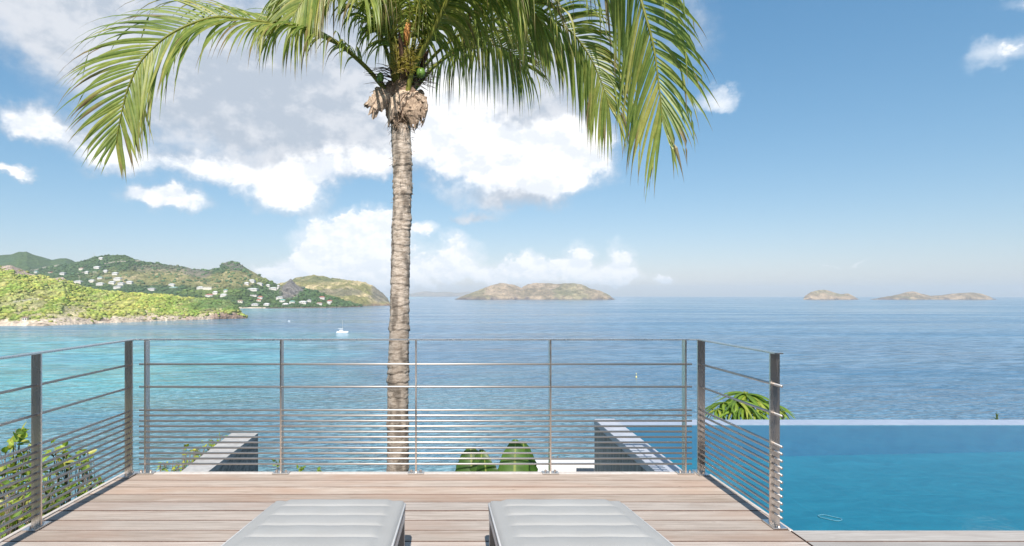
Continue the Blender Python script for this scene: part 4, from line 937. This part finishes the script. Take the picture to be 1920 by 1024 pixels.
for k in range(60):                                  # frayed skirt down the trunk
    z_ = rs.uniform(0, 1)**1.6; a = rs.uniform(math.pi, 2*math.pi); y_ = 225+z_*180; c0 = P(np.interp(y_, [215, 320, 440], [751, 755, 753]), y_, TY)
    p = c0 + Vector((math.cos(a)*.13, math.sin(a)*.13, 0)); d = Vector((math.cos(a)*rs.uniform(.01, .05), math.sin(a)*.03, -rs.uniform(.0, .06)))
    fb.tube([p, p+d], [.004, .0012], 3, c=(rs.uniform(.5, 1.2),)*3)
tag(fb.build('loose_fibre', M['fibre'], PT, col=True), kind='stuff')
def petiole(a, b_, c, w, tint):
    a, b_, c = [Vector((q.x, q.y+.12, q.z)) for q in (a, b_, c)]
    b = MB(); pts, _ = catmull([a, b_, c], 16); b.tube(pts, [w*(1-.45*i/15) for i in range(16)], 8, c=tint, flat=.5); b.build('petiole', M['leaf'], PT, smooth=True, col=True)
petiole(P(741, 150, 6.40), P(735, 100, 6.32), P(738, 30, 6.3), .062, (.26, .27, .05))
petiole(P(760, 168, 6.33), P(782, 110, 6.3), P(824, 30, 6.2), .060, (.30, .32, .06))
petiole(P(768, 120, 6.5), P(784, 80, 6.5), P(806, 30, 6.4), .040, (.24, .27, .05))
petiole(P(748, 110, 6.38), P(750, 50, 6.3), P(745, -20, 6.2), .055, (.20, .22, .05))
petiole(P(724, 160, 6.45), P(700, 135, 6.42), P(672, 108, 6.36), .040, (.20, .22, .045))
b = MB(); b.tube([P(753, 118, 6.30), P(753, 100, 6.27), P(751, 80, 6.26), P(748, 58, 6.27)], [.02, .035, .028, .004], 8, c=(.30, .24, .22)); b.build('spathe', M['fibre'], PT, smooth=True, col=True)
b = MB(); b.tube([P(762, 85, 6.30), P(763, 65, 6.28), P(765, 48, 6.28), P(764, 38, 6.3)], [.03, .045, .035, .01], 8, c=(1.6, 1.0, .5)); b.build('spathe', M['fibre'], PT, smooth=True, col=True)
b = MB(); b.tube([P(788, 130, 6.45), P(797, 108, 6.4), P(806, 88, 6.4)], [.02, .03, .004], 8, c=(.32, .26, .24)); b.build('spathe', M['fibre'], PT, smooth=True, col=True)
b = MB()
for k in range(120):
    c0 = P(rs.uniform(740, 775), rs.uniform(100, 138), 6.3); up = rs.uniform(-.05, .30); dx = rs.uniform(-.16, .16)
    p1 = c0+Vector((dx*.5, -.05, up*.6)); p2 = c0+Vector((dx, -.04, up*.8-.02))
    b.tube([c0, p1, p2], [.006, .006, .003], 4, c=(.36, .31, .06) if rs.random() > .2 else (.45, .36, .15))
tag(b.build('flower_strands', M['leaf'], PT, col=True), kind='stuff')
b = MB()
for k in range(46):
    sgn = 1 if rs.random() > .45 else -1; c0 = P(772 if sgn > 0 else 735, rs.uniform(128, 160), 6.42)
    d = Vector((sgn*rs.uniform(.15, .34), -.05, rs.uniform(-.13, .10)))
    b.tube([c0, c0+d*.5+Vector((0, 0, .02)), c0+d], [.005, .004, .0015], 4, c=(.10, .075, .06))
tag(b.build('dry_flower_stalks', M['leaf'], PT, col=True), kind='stuff')
def ball(c, r, name, m_, parent, sz=1.15):
    V = []; Fc = []; n, k_ = 14, 9
    for i in range(k_+1):
        th = math.pi*i/k_
        for k in range(n): a = 2*math.pi*k/n; V.append(c+Vector((r*math.sin(th)*math.cos(a), r*math.sin(th)*math.sin(a), r*sz*math.cos(th))))
    for i in range(k_):
        for k in range(n): Fc.append((i*n+k, (i+1)*n+k, (i+1)*n+(k+1) % n, i*n+(k+1) % n))
    return mesh(name, V, Fc, m_, parent, smooth=True)
ball(P(789, 137, 6.36), .055, 'coconut', M['coconut'], PT); ball(P(713, 146, 6.42), .045, 'coconut', M['coconut'], PT, 1.4)

# ------------------------------------------------------------------ shrubs and other plants
def leaf_mesh(name, L, W, fold=.25, curl=.25, n=6, cpow=1.0, tipw=.0):
    V = []; Fc = []; C = []
    for j in range(n+1):
        x = j/n; w = W*.5*(math.sin(math.pi*min(1, x**cpow*.97+.03))**.7+tipw*(x < .99)) ; z = -curl*L*x*x
        V += [(-w, L*x, z), (0, L*x, z-fold*w), (w, L*x, z)]; C += [(1, 1, 1), (1.6, 1.5, 1.5), (1, 1, 1)]
    for j in range(n):
        for e in (0, 1): a = 3*j+e; Fc.append((a, a+1, a+4, a+3))
    return V, Fc, C
def place_leaves(parent, mats, shape, cols, limit=300, name='leaf'):
    V0, F0, C0 = shape; off = woff(parent); order = sorted(range(len(mats)), key=lambda i: mats[i].translation.y)
    rest = MB(); meshes = []
    for c in cols:
        me = bpy.data.meshes.new(name); me.from_pydata([tuple(v) for v in V0], [], F0); a = me.color_attributes.new('Col', 'FLOAT_COLOR', 'POINT')
        for i, q in enumerate(C0): a.data[i].color = (c[0]*q[0], c[1]*q[1], c[2]*q[2], 1)
        me.materials.append(M['leaf']); meshes.append(me)
    for r, i in enumerate(order):
        if r < limit:
            o = bpy.data.objects.new(name, meshes[i % len(meshes)]); COL.objects.link(o); o.parent = parent; o.matrix_local = Matrix.Translation(-off) @ mats[i]
        else:
            c = cols[i % len(cols)]; b0 = len(rest.V); rest.V += [mats[i] @ Vector(v) for v in V0]; rest.F += [tuple(k+b0 for k in f) for f in F0]; rest.C += [(c[0]*q[0], c[1]*q[1], c[2]*q[2]) for q in C0]
    if rest.V: tag(rest.build('foliage', M['leaf'], parent, col=True), kind='stuff')
def orient(p, d, roll, s=1.0):
    d = d.normalized(); q = d.to_track_quat('Y', 'Z'); return Matrix.Translation(p) @ q.to_matrix().to_4x4() @ Matrix.Rotation(roll, 4, 'Y') @ Matrix.Scale(s, 4)
def shrub(name, root, clusters, label, leafL, leafW, cols, seed, per=26, cat='shrub', limit=300, upw=.3, twig=.75):
    rs = random.Random(seed); t = thing(name, root, label, cat); br = MB(); mats = []
    hub = Vector(root)+Vector((0, 0, .8))
    for (px, py, Y, r) in clusters:
        c = P(px, py, Y); mid_ = hub.lerp(c, .55)+Vector((rs.uniform(-.15, .15), rs.uniform(-.1, .1), -.15))
        pts, L = catmull([Vector(root), hub, mid_, c], 12); br.tube(pts, [.022-.0016*i for i in range(12)], 5)
        for k in range(max(2, int(per*twig/4))):
            a = pts[rs.randint(7, 11)]; e = c+Vector((rs.gauss(0, r*.55), rs.gauss(0, r*.4), rs.gauss(0, r*.4))); br.tube([a, a.lerp(e, .5)+Vector((0, 0, .03)), e], [.007, .005, .0025], 4)
            for q in range(4):
                p = a.lerp(e, .45+.18*q)+Vector((rs.gauss(0, r*.1),)*3); d = Vector((rs.gauss(0, 1), rs.gauss(-.2, .8), rs.gauss(upw, .6)))
                mats.append(orient(p, d, rs.uniform(-.9, .9), rs.uniform(.6, 1.2)))
    br.build('branches', M['bark'], t, smooth=True); place_leaves(t, mats, leaf_mesh('leaf', leafL, leafW), cols, limit)
LG = [(.19, .28, .045), (.27, .34, .06), (.13, .21, .04), (.34, .35, .08), (.22, .30, .05)]
shrub('seagrape_shrub', (-4.3, 5.0, -4.6),
      [(25, 822, 4.7, .10), (10, 850, 4.7, .14), (5, 885, 4.7, .16), (45, 850, 4.8, .12), (30, 905, 4.6, .2), (60, 880, 4.8, .16), (10, 935, 4.4, .22), (45, 940, 4.4, .2), (15, 975, 4.1, .2), (70, 925, 4.6, .18), (0, 1000, 4.0, .15), (25, 960, 4.2, .2), (60, 960, 4.3, .15), (85, 960, 4.5, .15), (15, 915, 4.4, .2), (100, 945, 4.7, .15), (35, 925, 4.3, .2)],
      'light green leafy shrub rising outside the left side rail', .085, .055, LG, 5, 40)
shrub('seagrape_shrub', (-4.0, 5.8, -5.0),
      [(100, 855, 5.2, .14), (125, 850, 5.2, .13), (150, 848, 5.3, .11), (95, 880, 5.1, .16), (130, 872, 5.2, .14), (160, 868, 5.3, .09), (110, 905, 5.0, .16), (85, 900, 4.9, .15), (95, 935, 4.8, .15), (120, 925, 4.9, .12), (165, 852, 5.4, .06), (185, 905, 5.2, .06), (150, 915, 5.1, .07)],
      'spreading shrub branch with bare dark twigs between the left posts', .08, .05, LG, 6, 36)
shrub('creeping_vine', (-3.55, 6.8, -3.2),
      [(415, 820, 7.2, .07), (398, 831, 7.1, .07), (420, 826, 7.2, .06), (385, 838, 7.0, .09), (392, 846, 6.9, .08), (372, 843, 7.0, .07), (365, 850, 6.8, .08), (380, 852, 6.7, .1), (345, 858, 6.7, .09), (360, 862, 6.5, .09), (325, 864, 6.5, .10), (350, 868, 6.3, .1), (310, 872, 6.3, .09), (335, 876, 6.1, .1), (300, 878, 6.1, .08), (345, 838, 7.0, .04)],
      'yellowish green creeper spilling over the left side of the concrete wall', .05, .03, [(.22, .29, .04), (.30, .32, .05), (.17, .25, .04)], 8, 26, 'creeper')
shrub('flowering_bush', (1.5, 8.4, -5.5), [(1030, 858, 8.3, .09), (1045, 855, 8.3, .09), (1060, 860, 8.3, .08), (1020, 868, 8.2, .06)],
      'thin flowering sprigs above the white parapet', .05, .022, [(.20, .19, .07), (.30, .20, .12), (.14, .17, .05)], 12, 18, 'bush')
for (px, py, lab, n) in ((521, 868, 'small round green sprig beside the second front post', 14), (563, 877, 'tiny green sprig peeping over the deck edge', 10), (600, 882, 'smallest green tuft at the deck edge, left of the palm', 6)):
    q = P(px, py, 5.0); t = thing('garden_sprig', (q.x, q.y, -4.2), lab, 'plant'); rs = random.Random(px)
    br = MB(); br.tube([(q.x, q.y, -4.2), (q.x+.03, q.y, -1.5), q], [.02, .012, .004], 5); br.build('stem', M['bark'], t)
    place_leaves(t, [orient(q+Vector((rs.gauss(0, .012), 0, rs.gauss(0, .012)-.01)), Vector((rs.gauss(0, 1), rs.gauss(0, 1), rs.gauss(.5, .5))), rs.uniform(-1, 1), rs.uniform(.7, 1.1)) for _ in range(n)], leaf_mesh('l', .05, .034), LG[:3])
# plant with big paddle leaves
t = thing('banana_plant', (.35, 5.5, -5.0), 'plant with big glossy green paddle leaves behind the deck edge', 'plant')
def paddle(basep, tipp, W, curl, tint, tilt=.0):
    n, m = 22, 9; V = []; Fc = []; C = []; ax = tipp-basep; L = ax.length; ax.normalize(); sd_ = ax.cross(Vector((tilt, 1, .35))).normalized(); nn_ = sd_.cross(ax).normalized()
    if nn_.y > 0: nn_ = -nn_
    r2 = random.Random(int(L*1e4))
    for j in range(n+1):
        x = j/n; w = W*.5*math.sin(math.pi*min(1, x*.93+.06))**.62
        c = basep+ax*L*x - nn_*curl*x*x
        for k in range(-m, m+1):
            u = k/m; V.append(c+sd_*w*u*(1-.10*max(0, abs(u)-.6)*r2.uniform(0, 2.2)) + nn_*(-.22*w*u*u + .010*math.sin(j*2.6)*abs(u)))
            rib = abs(u) < .06; g_ = 1.0 + .14*math.sin(j*2.6+abs(u)*2.0); ed = .75 if abs(u) > .97 else 1
            C.append((.30, .34, .09) if rib else (tint[0]*g_*ed, tint[1]*g_*ed, tint[2]*g_*ed))
    mm = 2*m+1
    for j in range(n):
        for k in range(mm-1): a = j*mm+k; Fc.append((a, a+1, a+mm+1, a+mm))
    mesh('leaf', V, Fc, M['leaf'], t, smooth=True, col=np.array(C))
    st = MB(); st.tube([(basep.x, basep.y+.2, -5.0), basep+Vector((0, .1, -1.6)), basep+Vector((0, .0, -.2)), basep, basep.lerp(tipp, .5)+nn_*.006-nn_*curl*.25, basep.lerp(tipp, .95)+nn_*.006-nn_*curl*.9], [.03, .022, .012, .009, .006, .002], 6, c=(.33, .36, .09)); st.build('stalk', M['leaf'], t, smooth=True, col=True)
paddle(P(893, 985, 5.2), P(882, 838, 5.4), .42, .06, (.055, .115, .02), .0)
paddle(P(903, 960, 5.15), P(900, 842, 5.35), .30, .05, (.075, .14, .025), .3)
paddle(P(962, 975, 5.1), P(967, 824, 5.3), .36, .05, (.085, .165, .028), .1)
paddle(P(990, 960, 5.4), P(986, 827, 5.6), .34, .06, (.06, .125, .022), -.3)
paddle(P(925, 990, 5.0), P(905, 858, 5.1), .34, .04, (.06, .125, .022), .4)
# drooping whorled plant behind the pool
t = thing('umbrella_plant', (3.9, 7.4, -5), 'bright green plant with long drooping leaves behind the pool edge', 'plant')
rs = random.Random(77); mats = []; br = MB()
for (px, py, Y, r, n) in ((1398, 739, 7.3, .34, 34), (1382, 752, 7.1, .26, 22), (1358, 756, 7.2, .25, 26), (1345, 768, 7.1, .18, 16), (1420, 752, 7.2, .28, 24), (1448, 758, 7.5, .26, 18), (1466, 772, 7.4, .16, 16), (1395, 762, 7.0, .25, 20), (1375, 772, 7.0, .22, 16), (1415, 770, 7.0, .22, 16)):
    c = P(px, py, Y); br.tube([(3.9, 7.4, -5), (3.9, 7.4, -1.6), c+Vector((0, 0, -.35)), c], [.05, .035, .02, .01], 6)
    for k in range(n):
        a = 2*math.pi*k/n + rs.uniform(-.15, .15); e = rs.uniform(-.15, .45)
        mats.append(orient(c+Vector((0, 0, rs.uniform(-.02, .01))), Vector((math.cos(a), math.sin(a), e)), rs.uniform(-.35, .35), rs.uniform(.75, 1.1)*r/.30))
br.build('stem', M['bark'], t, smooth=True)
place_leaves(t, mats, leaf_mesh('l', .34, .055, .3, .85, 9, .8), [(.12, .20, .03), (.17, .26, .035), (.24, .28, .05), (.09, .16, .025)], 300)
# agave-like sprig on the far right
t = thing('grass_tuft', (7.7, 7.3, -4), 'small spiky tuft poking over the far pool edge at right', 'plant'); b = MB(); q = P(1869, 790, 7.3)
b.tube([(q.x, q.y, -4), (q.x, q.y, q.z)], [.03, .02], 5, c=(.1, .14, .04))
for (dx, dz) in ((-.09, .03), (-.05, .06), (0, .14), (.01, .10), (.035, .12), (.03, .05), (-.02, .12)): b.tube([q, q+Vector((dx*.4, 0, dz*.7)), q+Vector((dx, 0, dz))], [.007, .006, .0015], 4, c=(.10, .15, .05))
b.build('blades', M['leaf'], t, col=True)

# ------------------------------------------------------------------ boats and buoy
def loft(b, st):
    n = len(st[0]); base_ = len(b.V); V = [v for s_ in st for v in s_]; Fc = []
    for i in range(len(st)-1):
        for k in range(n-1): a = i*n+k; Fc.append((a, a+1, a+n+1, a+n))
        Fc.append((i*n+n-1, i*n, (i+1)*n, (i+1)*n+n-1))
    Fc += [tuple(range(n)), tuple((len(st)-1)*n+k for k in range(n))[::-1]]; b.add(V, Fc)
by = 600.0; bc = Vector(((642-CX)/F*by, by, SEA))
t = thing('catamaran', bc, 'white sailing catamaran anchored in the bay with its sails down', 'catamaran')
for s_ in (-1, 1):
    b = MB(); st = []
    for x, w, k in ((-6.2, .7, .1), (-5, .8, -.3), (0, .85, -.4), (4, .6, -.3), (6.2, .08, .3)):
        y = bc.y+s_*2.6; st.append([(bc.x+x, y-w, SEA+1.5+.03*x), (bc.x+x, y-w*.7, SEA+k), (bc.x+x, y+w*.7, SEA+k), (bc.x+x, y+w, SEA+1.5+.03*x)])
    loft(b, st); b.build('hull', M['gel'], t)
b = MB(); b.box(bc.x-5.5, bc.x+1.8, bc.y-2.6, bc.y+2.6, SEA+1.0, SEA+1.7, .1); b.build('deck', M['gel'], t)
b = MB(); b.box(bc.x-3.4, bc.x+1.2, bc.y-2.1, bc.y+2.1, SEA+1.702, SEA+2.5, .12); b.box(bc.x-3.0, bc.x+.6, bc.y-2.0, bc.y+2.0, SEA+2.85, SEA+3.2, .1); b.build('cabin', M['gel'], t)
b = MB(); b.box(bc.x-3.2, bc.x+.9, bc.y-2.0, bc.y+2.0, SEA+2.502, SEA+2.848); b.build('window', M['dark_glass'], t)
b = MB(); b.tube([(bc.x+.2, bc.y, SEA+3.2), (bc.x+.2, bc.y, SEA+14.6)], [.17, .13], 6); b.build('mast', M['roof_grey'], t)
b = MB(); b.tube([(bc.x+.2, bc.y, SEA+4.4), (bc.x-5.2, bc.y, SEA+4.6)], [.28, .2], 6); b.build('boom', M['gel'], t)
b = MB(); b.tube([(bc.x+.2, bc.y, SEA+14.6), (bc.x+6, bc.y, SEA+1.8)], .03, 4); b.tube([(bc.x+.2, bc.y, SEA+14.6), (bc.x-1, bc.y+2.5, SEA+1.6)], .03, 4); b.build('stay', M['frame_grey'], t)
b = MB(); b.box(bc.x-6.3, bc.x-6.1, bc.y-1.5, bc.y+1.5, SEA+2.2, SEA+2.35); b.box(bc.x-6.25, bc.x-6.15, bc.y-1.5, bc.y-1.4, SEA+1.3, SEA+2.2); b.build('davit', M['frame_grey'], t)
mc = Vector(((542-CX)/F*870, 870.0, SEA)); t = thing('motorboat', mc, 'tiny white motorboat moored right of the headland tip', 'motorboat')
b = MB(); loft(b, [[(mc.x+x, mc.y-w, SEA+.8), (mc.x+x, mc.y-w*.5, SEA-.1), (mc.x+x, mc.y+w*.5, SEA-.1), (mc.x+x, mc.y+w, SEA+.8)] for x, w in ((-1.8, .6), (0, .7), (1.2, .4), (1.9, .05))]); b.build('hull', M['gel'], t)
b = MB(); b.box(mc.x-.5, mc.x+.3, mc.y-.3, mc.y+.3, SEA+.8, SEA+1.2, .05); b.build('console', M['gel'], t)
u = Vector(((1193-CX)/F*273, 273.0, SEA)); t = thing('marker_buoy', u, 'small yellow marker buoy with a pole out in open water', 'buoy')
b = MB(); b.tube([u+Vector((0, 0, -.2)), u+Vector((0, 0, .1)), u+Vector((0, 0, .5)), u+Vector((0, 0, .7))], [.35, .42, .36, .1], 10); b.build('float', M['orange'], t, smooth=True)
b = MB(); b.tube([u+Vector((0, 0, .6)), u+Vector((0, 0, 2.0))], .06, 6); b.tube([u+Vector((0, 0, 1.7)), u+Vector((0, 0, 2.2))], .18, 6); b.build('pole', M['orange'], t)

# ------------------------------------------------------------------ haze
hz = MB(); R_ = 20800.0; hz.box(-R_, R_, -R_, R_, SEA-6.0, 330.0)
def f_haze():
    m = bpy.data.materials.new('sea_haze'); m.use_nodes = True; nb = NB(m.node_tree); nb.n.clear()
    v = nb.node('ShaderNodeVolumePrincipled'); nb.put(v.inputs['Color'], (.74, .86, .98)); v.inputs['Density'].default_value = 6.3e-5; v.inputs['Anisotropy'].default_value = 0.0
    out = nb.node('ShaderNodeOutputMaterial'); nb.l.new(v.outputs[0], out.inputs['Volume']); return m
tag(hz.build('haze', f_haze()), kind='stuff')
